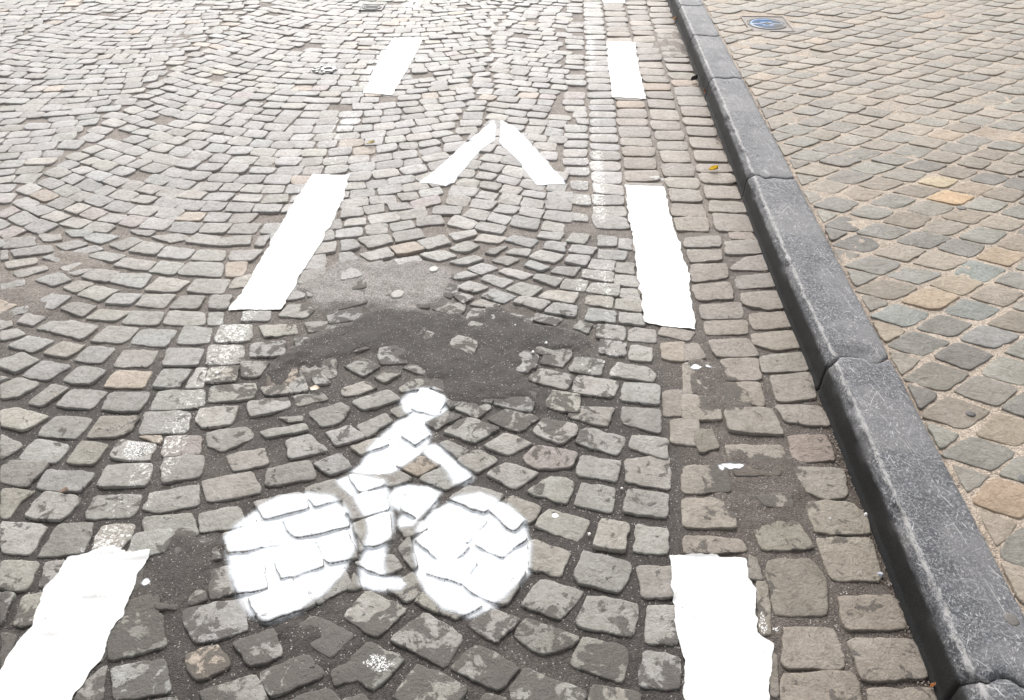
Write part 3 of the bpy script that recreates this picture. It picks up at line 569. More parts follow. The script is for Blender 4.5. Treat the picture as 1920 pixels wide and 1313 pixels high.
road = mesh_obj('road', V_all, bag.F, [M_BED, M_SETT], bag.m, {k: np.concatenate(v) for k, v in bag.at.items()}, np.vstack(bag.col))
tag(road, 'grey stone setts laid in waves of arcs with bitumen in the joints', kind='structure')

# ------------------------------------------------------------------ pavement
pb = Bag()
PZ = KERB_H
BACK = 1.098
xs2 = np.unique(np.round(np.concatenate([[BACK - 0.02], np.arange(BACK, 3.2, 0.014), np.arange(3.2, 9.1, 0.06)]), 4))
ys2 = np.unique(np.round(np.concatenate([np.arange(-1.0, 0.9, 0.05), np.arange(0.9, 4.6, 0.014), np.arange(4.6, 12.1, 0.06)]), 4))
GX, GY = np.meshgrid(xs2, ys2); gx, gy = GX.ravel(), GY.ravel()
zz = PZ - 0.0040 + fbm(gx, gy, 26, 41) * 0.0035 - 0.006 * (1 - sst(0.0, 0.03, gx - BACK + fbm(gx, gy, 14, 44) * 0.02))
mort = np.array([0.385, 0.33, 0.275])
cm = mort * (1 + 0.18 * fbm(gx, gy, 6, 42))[:, None]
edge = (1 - sst(-0.02, 0.04, gx - BACK + fbm(gx, gy, 10, 43) * 0.04))[:, None]
cm = cm * (1 - edge) + np.array([0.30, 0.245, 0.20]) * edge
nx, ny = len(xs2), len(ys2)
idx = np.arange(nx * ny).reshape(ny, nx)
quads = np.stack([idx[:-1, :-1], idx[:-1, 1:], idx[1:, 1:], idx[1:, :-1]], -1).reshape(-1, 4)
pb.add(np.stack([gx, gy, zz], 1), quads.tolist(), 0, cm, 0 * gx, 0 * gx)
LO, LA, LB = np.array([1.6054, 2.7241]), np.array([-0.1263, -0.1097]), np.array([0.1258, -0.0618])
LA = np.array([-0.1263, -0.1097]); LB = np.array([0.1258, -0.0618])
PT = np.array([[0.235, 0.225, 0.20], [0.27, 0.245, 0.205], [0.21, 0.21, 0.195], [0.24, 0.24, 0.225], [0.30, 0.27, 0.23], [0.27, 0.235, 0.19], [0.23, 0.235, 0.215], [0.19, 0.185, 0.175], [0.25, 0.25, 0.23]])
COLP = {(-4, -3): (0.44, 0.30, 0.17), (-5, -4): (0.40, 0.32, 0.20), (-5, -3): (0.28, 0.22, 0.16), (1, 0): (0.30, 0.245, 0.18), (2, 0): (0.35, 0.26, 0.17), (-1, 0): (0.33, 0.25, 0.17),
        (3, 0): (0.22, 0.225, 0.21), (3, 2): (0.175, 0.18, 0.18), (0, 0): (0.20, 0.215, 0.195), (1, -1): (0.22, 0.215, 0.19), (2, 1): (0.20, 0.205, 0.19)}
def clip_x(P, xm):
    out = []
    n = len(P)
    for i in range(n):
        a, b = P[i], P[(i + 1) % n]
        ia, ib = a[0] >= xm, b[0] >= xm
        if ia: out.append(a)
        if ia != ib:
            t = (xm - a[0]) / (b[0] - a[0]); out.append(a + t * (b - a))
    return np.array(out)
def lat(i, j):
    p = LO + i * LA + j * LB
    return p + np.array([float(fbm(p[0], p[1], 1.1, 51, 2)) * 0.030, float(fbm(p[0], p[1], 1.1, 52, 2)) * 0.030])
n_p = 0
for i in range(-75, 45):
    for j in range(-60, 75):
        c0 = LO + i * LA + j * LB
        if not (BACK - 0.15 < c0[0] < 8.6 and -0.4 < c0[1] < 11.8): continue
        P = np.array([lat(i - 0.5, j - 0.5), lat(i + 0.5, j - 0.5), lat(i + 0.5, j + 0.5), lat(i - 0.5, j + 0.5)])
        P = P + rng.normal(0, 0.0055, P.shape)
        P = shrink(P, 0.0090 + rng.uniform(-0.002, 0.003))
        P = clip_x(ccw(P), BACK + 0.012 + float(noise(c0[0], c0[1], 9, 60)) * 0.02)
        if len(P) < 3: continue
        x, y = P[:, 0], P[:, 1]
        if abs(np.sum(x * np.roll(y, -1) - y * np.roll(x, -1))) / 2 < 0.0028: continue
        col = np.array(COLP[(i, j)]) if (i, j) in COLP else PT[rng.integers(len(PT))] * rng.uniform(0.68, 1.0) * np.array([1.04, 0.985, 0.925])
        if (i, j) not in COLP and rng.random() < 0.05: col = np.array([0.34, 0.255, 0.18]) * rng.uniform(0.85, 1.1)
        cx, cy = P.mean(0)
        dust = 0.38 * float(sst(2.2, 5.5, np.array(cy))) * rng.uniform(0.6, 1.2) + (0.25 if rng.random() < 0.15 else 0)
        col = col * (1 - dust) + np.array([0.33, 0.285, 0.235]) * dust
        if abs(cx - 1.53) < 0.185 and abs(cy - 6.25) < 0.24: continue
        near = cy < 4.6 and cx < 3.3
        sett(pb, P, near, col, z0=PZ - 0.0002, tilt=0.0009, mi=1, r=rng, corner=rng.uniform(0.07, 0.12), dirt=0.25, wob=0.0035)
        n_p += 1
print('pavement setts', n_p)
pave = mesh_obj('pavement', np.vstack(pb.V), pb.F, [bed_material('sandy_mortar'), M_PSETT], pb.m, {k: np.concatenate(v) for k, v in pb.at.items()}, np.vstack(pb.col))
tag(pave, 'brown and grey setts laid slantwise in sandy mortar behind the kerb', kind='structure')

# everything further off
gm = plain('distant_paving', (0.27, 0.26, 0.24), 0.8, 0, 0.3, 8, 0.004)
S = 400
gv = [(-S, -S, -0.06), (S, -S, -0.06), (S, S, -0.06), (-S, S, -0.06)]
g = mesh_obj('ground', gv, [(0, 1, 2, 3)], gm, smooth=False); tag(g, kind='structure')

# ------------------------------------------------------------------ kerb stones
def kerb_y(px, py): return at(px, py, KERB_H)[1]
KJ = [kerb_y(1862, 1272), kerb_y(1610, 672), kerb_y(1446, 331), kerb_y(1364, 146), kerb_y(1322, 66), kerb_y(1290, 9)]
KJ = [KJ[0] - 1.05] + KJ + [KJ[-1] + 0.95, KJ[-1] + 1.9]
print('kerb joints', [round(v, 2) for v in KJ])
KL = ['kerb stone cut by the bottom edge of the photo, only its rounded end showing',
      'long dark scratched kerb stone in the foreground, below the chipped joint',
      'dark grey kerb stone with a flaked layered chip at its near end',
      'grey kerb stone beside the chevron, near end at the wavy joint level with its foot',
      'short grey kerb stone beside the orange leaf',
      'short pale grey kerb stone beside the blue water cover',
      'short kerb stone directly below the one cut by the top edge',
      'kerb stone cut off by the top edge of the photo', ]
def ragged(x, s): return float(fbm(np.array([x]), np.array([s * 3.7]), 13, 70 + s, 3)[0]) * 0.045 + float(fbm(np.array([x]), np.array([s * 1.7]), 60, 80 + s, 2)[0]) * 0.006
# profile: (x offset, z, wear, face)
XB = BACK - KERB_X
PROF = [(-0.004, -0.08, 0, 1), (-0.004, 0.004, 0.0, 1), (0.000, 0.008, 0, 1), (0.001, 0.03, 0, 1), (0.002, 0.06, 0, 1), (0.003, 0.090, 0, 1), (0.0035, 0.097, 0.1, 0.8), (0.005, 0.103, 0.38, 0.35),
        (0.0075, 0.109, 0.42, 0.15), (0.0105, 0.1145, 0.40, 0.1), (0.0135, 0.1200, 0.45, 0.05), (0.017, 0.1255, 0.75, 0), (0.0205, 0.1290, 1.1, 0), (0.026, 0.1303, 0.95, 0), (0.034, 0.1307, 0.45, 0), (0.046, 0.1308, 0.15, 0)]
PROF += [(x, 0.1308, 0, 0) for x in np.arange(0.058, XB - 0.012, 0.013)] + [(XB - 0.004, 0.130, 0.1, 0), (XB, 0.127, 0, 0), (XB + 0.001, -0.08, 0, 0)]
PR = np.array(PROF)
for q in range(len(KJ) - 1):
    ya, yb = KJ[q] + 0.0042, KJ[q + 1] - 0.0042
    n = int((yb - ya) / 0.014)
    t = np.linspace(0, 1, n)
    Pn = len(PR)
    ra = np.array([ragged(x, q) for x in PR[:, 0]]); rb = np.array([ragged(x, q + 1) for x in PR[:, 0]])
    Y = (ya + ra)[None, :] * (1 - t)[:, None] + (yb + rb)[None, :] * t[:, None]
    X = np.repeat(KERB_X + PR[None, :, 0], n, 0)
    # the line of the kerb bows very slightly
    X = X - 0.014 * np.exp(-((Y - 3.0) / 0.9) ** 2) * (PR[None, :, 0] < XB * 0.8) - 0.006 * (q % 2) * 0
    Z = np.repeat(PR[None, :, 1], n, 0)
    top = sst(0.08, 0.12, Z)
    X = X + fbm(X, Y, 14, 90 + q) * 0.0035 * (top) + fbm(X * 0 + 3, Y, 7, 91 + q, 3) * 0.002
    Z = Z + top * (fbm(X, Y, 9, 92) * 0.0030 + fbm(X, Y, 55, 93) * 0.0010)
    band = (PR[None, :, 0] > 0.003) * (PR[None, :, 0] < 0.03)
    chipn = sst(0.15, 0.6, fbm(X * 3, Y, 11, 94 + q)) * band
    X = X + chipn * 0.007; Z = Z - chipn * 0.006
    X = X + band * fbm(X * 6, Y, 32, 97 + q, 3) * 0.004; Z = Z + band * fbm(X * 6, Y, 40, 98 + q, 3) * 0.003
    endd = np.minimum(Y - (ya + ra)[None, :], (yb + rb)[None, :] - Y)
    Z = Z - top * 0.006 * np.exp(-np.clip(endd, 0, 1) / 0.008)
    corner = np.exp(-np.clip(endd, 0, 1) / 0.014) * (PR[None, :, 0] < 0.05)
    X = X + corner * 0.010 * top
    if q == 2:   # flaked end
        fl = (1 - sst(0.0, 0.062, Y - ya - 0.05 * np.sin((X - KERB_X) * 16) * 0.5)) * (PR[None, :, 0] > 0.035) * (PR[None, :, 0] < XB - 0.03) * top
        fl = np.round(fl * 4) / 4 * 0.7 + fl * 0.3
        Z = Z - 0.014 * fl
    V = np.stack([X, Y, Z], -1).reshape(-1, 3)
    idx = np.arange(n * Pn).reshape(n, Pn)
    Fq = np.stack([idx[:-1, :-1], idx[:-1, 1:], idx[1:, 1:], idx[1:, :-1]], -1).reshape(-1, 4)[:, ::-1].tolist()
    Fq.append(tuple(idx[0])); Fq.append(tuple(idx[-1][::-1]))
    wear = np.repeat(PR[None, :, 2], n, 0) + 0.55 * np.exp(-np.clip(endd, 0, 1) / 0.01) * (PR[None, :, 3] < 0.5)
    face = np.repeat(PR[None, :, 3], n, 0)
    lip = (PR[None, :, 1] < 0.006) & (PR[None, :, 1] > 0)
    wear = np.where(lip, 0.0, wear)
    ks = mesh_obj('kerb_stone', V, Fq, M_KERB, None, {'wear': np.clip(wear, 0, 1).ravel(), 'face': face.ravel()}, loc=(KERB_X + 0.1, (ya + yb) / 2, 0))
    tag(ks, KL[q], 'kerb stone', 'dark stone kerb between road and pavement')
    # grit packed in the joint
bedk = mesh_obj('kerb_bed', [(KERB_X + 0.01, -1, -0.05), (BACK, -1, -0.05), (BACK, 12, -0.05), (KERB_X + 0.01, 12, -0.05), (KERB_X + 0.01, -1, 0.085), (BACK - 0.004, -1, 0.085), (BACK - 0.004, 12, 0.085), (KERB_X + 0.01, 12, 0.085)],
                [(0, 3, 2, 1), (4, 5, 6, 7), (0, 1, 5, 4), (1, 2, 6, 5), (2, 3, 7, 6), (3, 0, 4, 7)], plain('dark_grit', (0.07, 0.06, 0.052), 0.9, 0, 0.4, 200, 0.003), smooth=False)
tag(bedk, kind='structure')

# ------------------------------------------------------------------ paint, draped over the setts
Vr = V_all
Fr = [f for f in bag.F]
def sub_bvh(x0, y0, x1, y1, bg=bag, V=V_all):
    inside = (V[:, 0] > x0) & (V[:, 0] < x1) & (V[:, 1] > y0) & (V[:, 1] < y1)
    fs = [f for f in bg.F if inside[f[0]]]
    used = sorted({i for f in fs for i in f}); mp = {v: k for k, v in enumerate(used)}
    return BVHTree.FromPolygons(V[used].tolist(), [tuple(mp[i] for i in f) for f in fs])
def boxmax(a, r):
    b = a.copy()
    for dy in range(-r, r + 1):
        for dx in range(-r, r + 1):
            b = np.maximum(b, np.roll(np.roll(a, dy, 0), dx, 1))
    return b
def blur(a, r):
    b = a.copy(); k = 2 * r + 1
    b = sum(np.roll(a, d_, 0) for d_ in range(-r, r + 1)) / k
    return sum(np.roll(b, d_, 1) for d_ in range(-r, r + 1)) / k

def paint(name, polys, step, mat, soft=0.0, rag=0.0, thick=False, parent=None, deep=0.0, seed=0):
    """polys on the road plane; soft = width of the sprayed edge"""
    A = np.vstack(polys); m = soft + rag + 0.02
    x0, y0 = A.min(0) - m; x1, y1 = A.max(0) + m
    X, Y = np.meshgrid(np.arange(x0, x1, step), np.arange(y0, y1, step))
    S_ = np.full(X.shape, 9.0)
    for P in polys: S_ = np.minimum(S_, sdf(P, X, Y) - (0.006 if 10 < seed < 20 else 0.005 if parent else 0.0))
    bvh = sub_bvh(x0 - .1, y0 - .1, x1 + .1, y1 + .1)
    Z = np.full(X.shape, -0.012)
    need = S_ < m
    for i, j in zip(*np.nonzero(need)):
        h_ = bvh.ray_cast((X[i, j], Y[i, j], 0.2), (0, 0, -1))
        if h_[0] is not None: Z[i, j] = h_[0].z
    if thick:
        Zm = boxmax(Z, max(1, int(0.005 / step)))
        Zs = blur(np.maximum(Zm, -0.004), max(1, int(0.006 / step)))
        Zf = np.maximum(Zs, Z) + 0.0022
        covr = 0.5 - (S_ + fbm(X, Y, 24, 100 + seed, 4) * rag) / 0.007
        # hairline cracks where the joints below are deepest
        dep = blur(Zm, 3) - Z
        covr = covr - sst(0.012, 0.022, dep) * 0.9 * (fbm(X, Y, 18, 140 + seed) > 0.05)
    else:
        Zf = blur(Z, 1) * 0.5 + Z * 0.5 + 0.0012
        if seed > 10 and seed < 20: Zf = np.maximum(blur(boxmax(Z, 1), 2), Z) + 0.0012
        loc = blur(boxmax(Z, 3), 3)
        dep = loc - Z
        covr = 1.0 - sst(-soft, soft * 0.55, S_ + fbm(X, Y, 16, 110 + seed, 3) * rag) * 1.05
        covr = covr * (1 - deep * (0.04 * sst(0.003, 0.008, dep) + 0.65 * sst(0.011, 0.015, dep)))
        covr = covr - (0.5 if parent and seed < 10 else 0.0) * sst(0.45, 0.7, fbm(X, Y, 40, 120 + seed, 4)) * (S_ > -0.05)
    covr = np.clip(covr, 0, 1.3)
    keep = (covr > 0.02) & need
    ny_, nx_ = X.shape
    idx = np.arange(nx_ * ny_).reshape(ny_, nx_)
    fk = keep[:-1, :-1] | keep[:-1, 1:] | keep[1:, 1:] | keep[1:, :-1]
    Q = np.stack([idx[:-1, :-1][fk], idx[:-1, 1:][fk], idx[1:, 1:][fk], idx[1:, :-1][fk]], -1)
    used, inv = np.unique(Q, return_inverse=True)
    V = np.stack([X.ravel()[used], Y.ravel()[used], Zf.ravel()[used]], 1)
    loc_ = None if parent else (float(V[:, 0].mean()), float(V[:, 1].mean()), 0.0)
    if parent: V = V - np.array(parent.location)
    o = mesh_obj(name, V, inv.reshape(-1, 4).tolist(), mat, None, {'cover': covr.ravel()[used]}, parent=parent, loc=loc_)
    return o

DL = {'L1': 'thick white dash on the left, nearest, running out of the bottom left corner',
      'L2': 'long white dash left of the chevron, tapering away from the bitumen patch',
      'L3': 'small far white dash on the left line, beyond the chevron',
      'R1': 'thick white dash on the right, nearest, cut by the bottom edge of the photo',
      'R2': 'long white dash right of the chevron with brush streaks and ragged right edge',
      'R3': 'small far white dash on the right line near the kerb',
      'R4': 'sliver of white dash at the top edge of the photo'}
for s_, (k_, P) in enumerate(DASHW.items()):
    o = paint('lane_dash', [P], 0.004 if k_[1] == '1' else 0.006, M_DASH, rag=0.011, thick=True, seed=s_)
    tag(o, DL[k_], 'lane marking', 'white dashes along both sides of the bicycle lane')

bk = empty('bicycle_symbol', at(715, 1100) + (0.0,))
tag(bk, 'white sprayed stencil of a cyclist on a bicycle with two solid round wheels', 'road marking')
WH1 = ats([(421, 1010), (438, 985), (482, 950), (520, 933), (575, 924), (625, 930), (655, 955), (667, 1000), (662, 1040), (642, 1080), (605, 1115), (560, 1150), (505, 1168), (466, 1155), (450, 1125), (430, 1075)])
WH2 = ats([(776, 1022), (785, 985), (812, 955), (855, 931), (902, 926), (950, 945), (985, 975), (998, 1020), (994, 1070), (965, 1105), (925, 1140), (880, 1156), (830, 1140), (797, 1110), (780, 1075)])
HEAD = ats([(752, 750), (765, 733), (790, 727), (815, 729), (836, 745), (838, 765), (825, 780), (800, 790), (775, 785), (757, 772)])
TORSO = ats([(770, 775), (745, 788), (714, 812), (690, 845), (672, 870), (652, 882), (690, 893), (735, 887), (775, 862), (803, 835), (810, 812), (800, 795), (800, 780)])
ARM = ats([(790, 845), (797, 832), (815, 829), (830, 836), (850, 858), (880, 880), (888, 893), (878, 906), (850, 908), (838, 885), (815, 865)])
LEG = ats([(628, 898), (655, 888), (720, 900), (732, 930), (738, 965), (737, 995), (725, 1030), (720, 1060), (722, 1080), (752, 1083), (760, 1095), (752, 1104), (700, 1103), (674, 1095), (674, 1055), (690, 1000), (685, 970), (662, 935), (640, 915)])
KNEE = ats([(730, 930), (741, 913), (764, 905), (794, 909), (826, 922), (815, 948), (790, 970), (774, 985), (751, 988), (747, 975), (757, 960), (737, 947)])
for nm, ps, sd in (('wheel', [WH1], 1), ('wheel', [WH2], 2), ('rider', [HEAD, TORSO, ARM], 3), ('leg', [LEG], 4), ('leg', [KNEE], 5)):
    paint(nm, ps, 0.003, M_SPRAY, soft=0.026, rag=0.007, parent=bk, deep=0.7, seed=sd)
cv = empty('chevron_symbol', at(930, 345) + (0.0,))
tag(cv, 'white arrowhead of two sprayed strokes with a bare stone strip at its tip', 'road marking')
C1 = ats([(924, 228), (929, 235), (926, 263), (891, 290), (870, 315), (850, 340), (835, 348), (800, 344), (787, 342), (815, 322), (830, 310), (854, 286), (891, 256)])
C2 = ats([(936, 265), (941, 228), (960, 236), (992, 268), (1019, 298), (1045, 325), (1058, 345), (1006, 346), (990, 325), (972, 300), (950, 280)])
paint('stroke', [C1], 0.006, M_SPRAY, soft=0.008, rag=0.008, parent=cv, deep=0.0, seed=11)
paint('stroke', [C2], 0.006, M_SPRAY, soft=0.008, rag=0.008, parent=cv, deep=0.0, seed=12)
# splashes of white paint
SPL = [((1374, 875), 0.030, 0.016, 'white paint splash on the setts right of the cyclist, the largest one'),
       ((1352, 878), 0.012, 0.016, 'white paint splash touching the left of the largest splash'),
       ((1328, 688), 0.016, 0.010, 'right of two small white paint drops above the cyclist, near the long right dash'),
       ((1305, 689), 0.016, 0.010, 'left of two small white paint drops above the cyclist, near the long right dash'),
       ((1431, 1168), 0.014, 0.030, 'pale paint smudge on the setts right of the nearest right dash'),
       ((1457, 1178), 0.012, 0.010, 'small pale drop of paint to the right of the nearest right dash'),
       ((1236, 334), 0.045, 0.028, 'white paint smudge just above the long right dash'),
       ((250, 843), 0.045, 0.045, 'white paint smudge on a sett left of the cyclist'),
       ((272, 1090), 0.008, 0.008, 'white paint drop beside the nearest left dash'),
       ((575, 675), 0.010, 0.020, 'faint white smudge above the cyclist on the left edge of the bitumen'),
       ((710, 1240), 0.060, 0.028, 'streaky white paint smear on a sett at the bottom of the photo')]
for q, ((px, py), a_, b_, lb) in enumerate(SPL[:9] + SPL[10:]):
    cx, cy = at(px, py)
    th = np.linspace(0, 2 * np.pi, 14, endpoint=False)
    P = np.column_stack([cx + a_ * np.cos(th) * (1 + 0.25 * np.sin(3 * th + q)), cy + b_ * np.sin(th) * (1 + 0.25 * np.cos(2 * th + q))])
    o = paint('paint_splash', [P], 0.004, M_STREAK if q in (4, 5, 6, 7, 9) else M_SPRAY, soft=0.006, rag=0.02 if q in (7, 9) else 0.008, deep=0.5, seed=20 + q)
    tag(o, lb, 'paint splash', 'stray splashes of white paint')
# ------------------------------------------------------------------ covers set in the paving
def lathe_ring(r0, r1, z0, z1, n=48):
    """flat annulus with rounded sides"""
    V = []; Fq = []
    prof = [(r0, z0), (r0, z1 - 0.001), (r0 + 0.0012, z1), (r1 - 0.0012, z1), (r1, z1 - 0.001), (r1, z0)]
    for i in range(n):
        a = 2 * math.pi * i / n
        V += [(r * math.cos(a), r * math.sin(a), z) for r, z in prof]
    m = len(prof)
    for i in range(n):
        for k in range(m - 1):
            Fq.append((i * m + k, i * m + k + 1, ((i + 1) % n) * m + k + 1, ((i + 1) % n) * m + k))
    return V, [f[::-1] for f in Fq]
def disc(r, z0, z1, n=48, e=0.0015):
    V = []; Fq = []
    prof = [(r, z0), (r, z1 - e), (r - e, z1), (r * 0.5, z1)]
    for i in range(n):
        a = 2 * math.pi * i / n
        V += [(q * math.cos(a), q * math.sin(a), z) for q, z in prof]
    m = len(prof)
    V.append((0, 0, z1)); c = len(V) - 1
    for i in range(n):
        j = (i + 1) % n
        for k in range(m - 1): Fq.append((i * m + k, j * m + k, j * m + k + 1, i * m + k + 1))
        Fq.append((i * m + m - 1, j * m + m - 1, c))
    return V, Fq
def box(x0, y0, z0, x1, y1, z1):
    V = [(x0, y0, z0), (x1, y0, z0), (x1, y1, z0), (x0, y1, z0), (x0, y0, z1), (x1, y0, z1), (x1, y1, z1), (x0, y1, z1)]
    return V, [(0, 3, 2, 1), (4, 5, 6, 7), (0, 1, 5, 4), (1, 2, 6, 5), (2, 3, 7, 6), (3, 0, 4, 7)]
def join(parts):
    V = []; Fq = []
    for v, f in parts:
        n = len(V); V += list(v); Fq += [tuple(i + n for i in q) for q in f]
    return V, Fq
def placed(part, x, y): return [(a + x, b + y, c) for a, b, c in part[0]], part[1]

M_FRAME = plain('rusty_cast_iron', (0.17, 0.145, 0.13), 0.6, 0.3, 0.45, 70, 0.002)
M_IRON = plain('grey_cast_iron', (0.13, 0.127, 0.123), 0.55, 0.3, 0.4, 90, 0.002)
k = NT('worn_blue_paint')
wearm = k.ramp(k.noise(28, 6, 0.75, 0.8), 0.49, 0.63)
side = k.n('ShaderNodeSeparateXYZ'); k.l(k.co, side.inputs[0])
wearm = k.math('ADD', wearm, k.ramp(k.math('ADD', side.outputs[0], k.math('MULTIPLY', k.noise(30, 4), 0.1)), 0.05, 0.14, 0, 0.75), clamp=True)
wearm = k.math('ADD', wearm, k.ramp(k.math('ADD', side.outputs[1], k.math('MULTIPLY', k.noise(40, 4), -0.1)), -0.05, -0.14, 0, 0.5), clamp=True)
k.put(k.b.inputs['Base Color'], k.mix(wearm, (0.03, 0.14, 0.33), (0.17, 0.165, 0.16)))
k.b.inputs['Roughness'].default_value = 0.5
k.put(k.b.inputs['Normal'], k.bump(k.noise(200, 4), 0.001, 0.7))
M_BLUE = k.m

wx, wy = 0.5 * (np.array(at(1384, 32, KERB_H)) + np.array(at(1495, 58.6, KERB_H)))
print('cover at', wx, wy)
cov_ = empty('water_cover', (wx, wy, KERB_H))
tag(cov_, 'round cover with worn blue paint in a square iron frame on the pavement', 'valve cover')
hw, hd = 0.158, 0.20
fr = [box(-hw, -hd, -0.03, hw, -hd + 0.010, 0.004), box(-hw, hd - 0.010, -0.03, hw, hd, 0.004), box(-hw, -hd + 0.010, -0.03, -hw + 0.010, hd - 0.010, 0.004), box(hw - 0.010, -hd + 0.010, -0.03, hw, hd - 0.010, 0.004)]
# plate between the square rim and the round lid
n = 64; V = []; Fq = []
for i in range(n):
    a = 2 * math.pi * (i + 0.5) / n; ca, sa = math.cos(a), math.sin(a)
    t = min((hw - 0.009) / max(abs(ca), 1e-6), (hd - 0.009) / max(abs(sa), 1e-6))
    V += [(0.141 * ca, 0.141 * sa * 1.12, -0.02), (0.141 * ca, 0.141 * sa * 1.12, 0.0), (t * ca, t * sa, 0.0)]
for i in range(n):
    j = (i + 1) % n
    Fq += [(i * 3, i * 3 + 1, j * 3 + 1, j * 3), (i * 3 + 1, i * 3 + 2, j * 3 + 2, j * 3 + 1)]
fr.append((V, Fq))
fr.append(([(-hw + .012, -hd + .012, -0.02), (hw - .012, -hd + .012, -0.02), (hw - .012, hd - .012, -0.02), (-hw + .012, hd - .012, -0.02)], [(0, 1, 2, 3)]))
v, f_ = join(fr); mesh_obj('frame', v, f_, M_FRAME, parent=cov_, smooth=False)
def squash(part): return [(x, y * 1.12, z) for x, y, z in part[0]], part[1]
v, f_ = squash(lathe_ring(0.124, 0.134, -0.019, 0.003)); rim = mesh_obj('rim', v, f_, M_IRON, parent=cov_)
v, f_ = squash(disc(0.119, -0.019, 0.002)); lid = mesh_obj('lid', v, f_, M_BLUE, parent=cov_)
ribs = []
for a in range(-5, 6):
    if a == 0: continue
    L_ = math.sqrt(max(0.001, 0.108 ** 2 - (a * 0.019) ** 2)); gp = 0.04 if abs(a) < 3 else 0.0
    for sgn in (-1, 1):
        if gp or sgn == 1:
            x0, x1 = (gp, L_) if (gp and sgn == 1) else ((-L_, -gp) if gp else (-L_, L_))
            ribs.append(box(x0, a * 0.020 - 0.0035, 0.002, x1, a * 0.020 + 0.0035, 0.0045))
v, f_ = join(ribs); mesh_obj('rib', v, f_, M_BLUE, parent=lid, smooth=False)
v, f_ = join([box(-0.035, -0.010, 0.0021, 0.035, 0.010, 0.0050), lathe_ring(0.016, 0.022, 0.0021, 0.0065, 24)]); mesh_obj('key_slot', v, f_, M_IRON, parent=lid, smooth=False)

# grey valve box between the setts, top of the street
def valve(px, py, hw, hd, rz, label, cracked):
    x, y = at(px, py)
    r = empty('valve_cover', (x, y, 0.0)); r.rotation_euler = (0, 0, rz)
    tag(r, label, 'valve cover', 'iron valve covers in the roadway')
    parts = [box(-hw, -hd, -0.03, hw, -hd + 0.008, 0.012), box(-hw, hd - 0.008, -0.03, hw, hd, 0.012), box(-hw, -hd + 0.008, -0.03, -hw + 0.008, hd - 0.008, 0.012), box(hw - 0.008, -hd + 0.008, -0.03, hw, hd - 0.008, 0.012),
             box(-hw + 0.008, -hd + 0.008, -0.03, hw - 0.008, hd - 0.008, 0.008)]
    v, f_ = join(parts); mesh_obj('frame', v, f_, M_IRON, parent=r, smooth=False)
    R = min(hw, hd) * 0.72
    v, f_ = join([lathe_ring(R, R + 0.012, 0.0079, 0.014, 32), disc(R - 0.006, 0.0079, 0.0125, 32)]); lid = mesh_obj('lid', v, f_, M_IRON if not cracked else plain('pale_worn_iron', (0.3, 0.3, 0.29), 0.5, 0.3, 0.6, 60), parent=r)
    b = [box(-R * 0.7, s_ * 0.022 - 0.004, 0.0126, R * 0.7, s_ * 0.022 + 0.004, 0.016) for s_ in (-1, 0, 1)]
    v, f_ = join(b); mesh_obj('rib', v, f_, M_IRON, parent=lid, smooth=False)
valve(698, 16, 0.095, 0.10, 0.03, 'square grey iron valve cover with an oval rim, at the top edge of the road', False)

# small toothed cover, its teeth worn bright
x, y = at(609, 132)
tc = empty('toothed_cover', (x, y, 0.0))
tag(tc, 'small iron cover with a ring and bright worn teeth between the setts', 'valve cover')
v, f_ = disc(0.085, -0.02, 0.004, 32); mesh_obj('lid', v, f_, plain('dark_pitted_iron', (0.09, 0.085, 0.08), 0.5, 0.5, 0.5, 90), parent=tc)
M_BRIGHT = plain('bright_worn_metal', (0.42, 0.41, 0.40), 0.5, 0.3, 0.3, 120)
v, f_ = lathe_ring(0.030, 0.050, 0.004, 0.013, 28); mesh_obj('ring', placed((v, f_), 0.025, 0)[0], f_, M_BRIGHT, parent=tc)
tt = []
for i in range(9):
    a = 2 * math.pi * i / 9
    tt.append(placed(box(-0.008, -0.008, 0.004, 0.008, 0.008, 0.012), 0.072 * math.cos(a), 0.072 * math.sin(a)))
tt += [placed(box(-0.012, -0.006, 0.004, 0.012, 0.006, 0.012), -0.045, s_) for s_ in (-0.03, 0.0, 0.03)]
for t_ in tt: mesh_obj('tooth', t_[0], t_[1], M_BRIGHT, parent=tc, smooth=False)

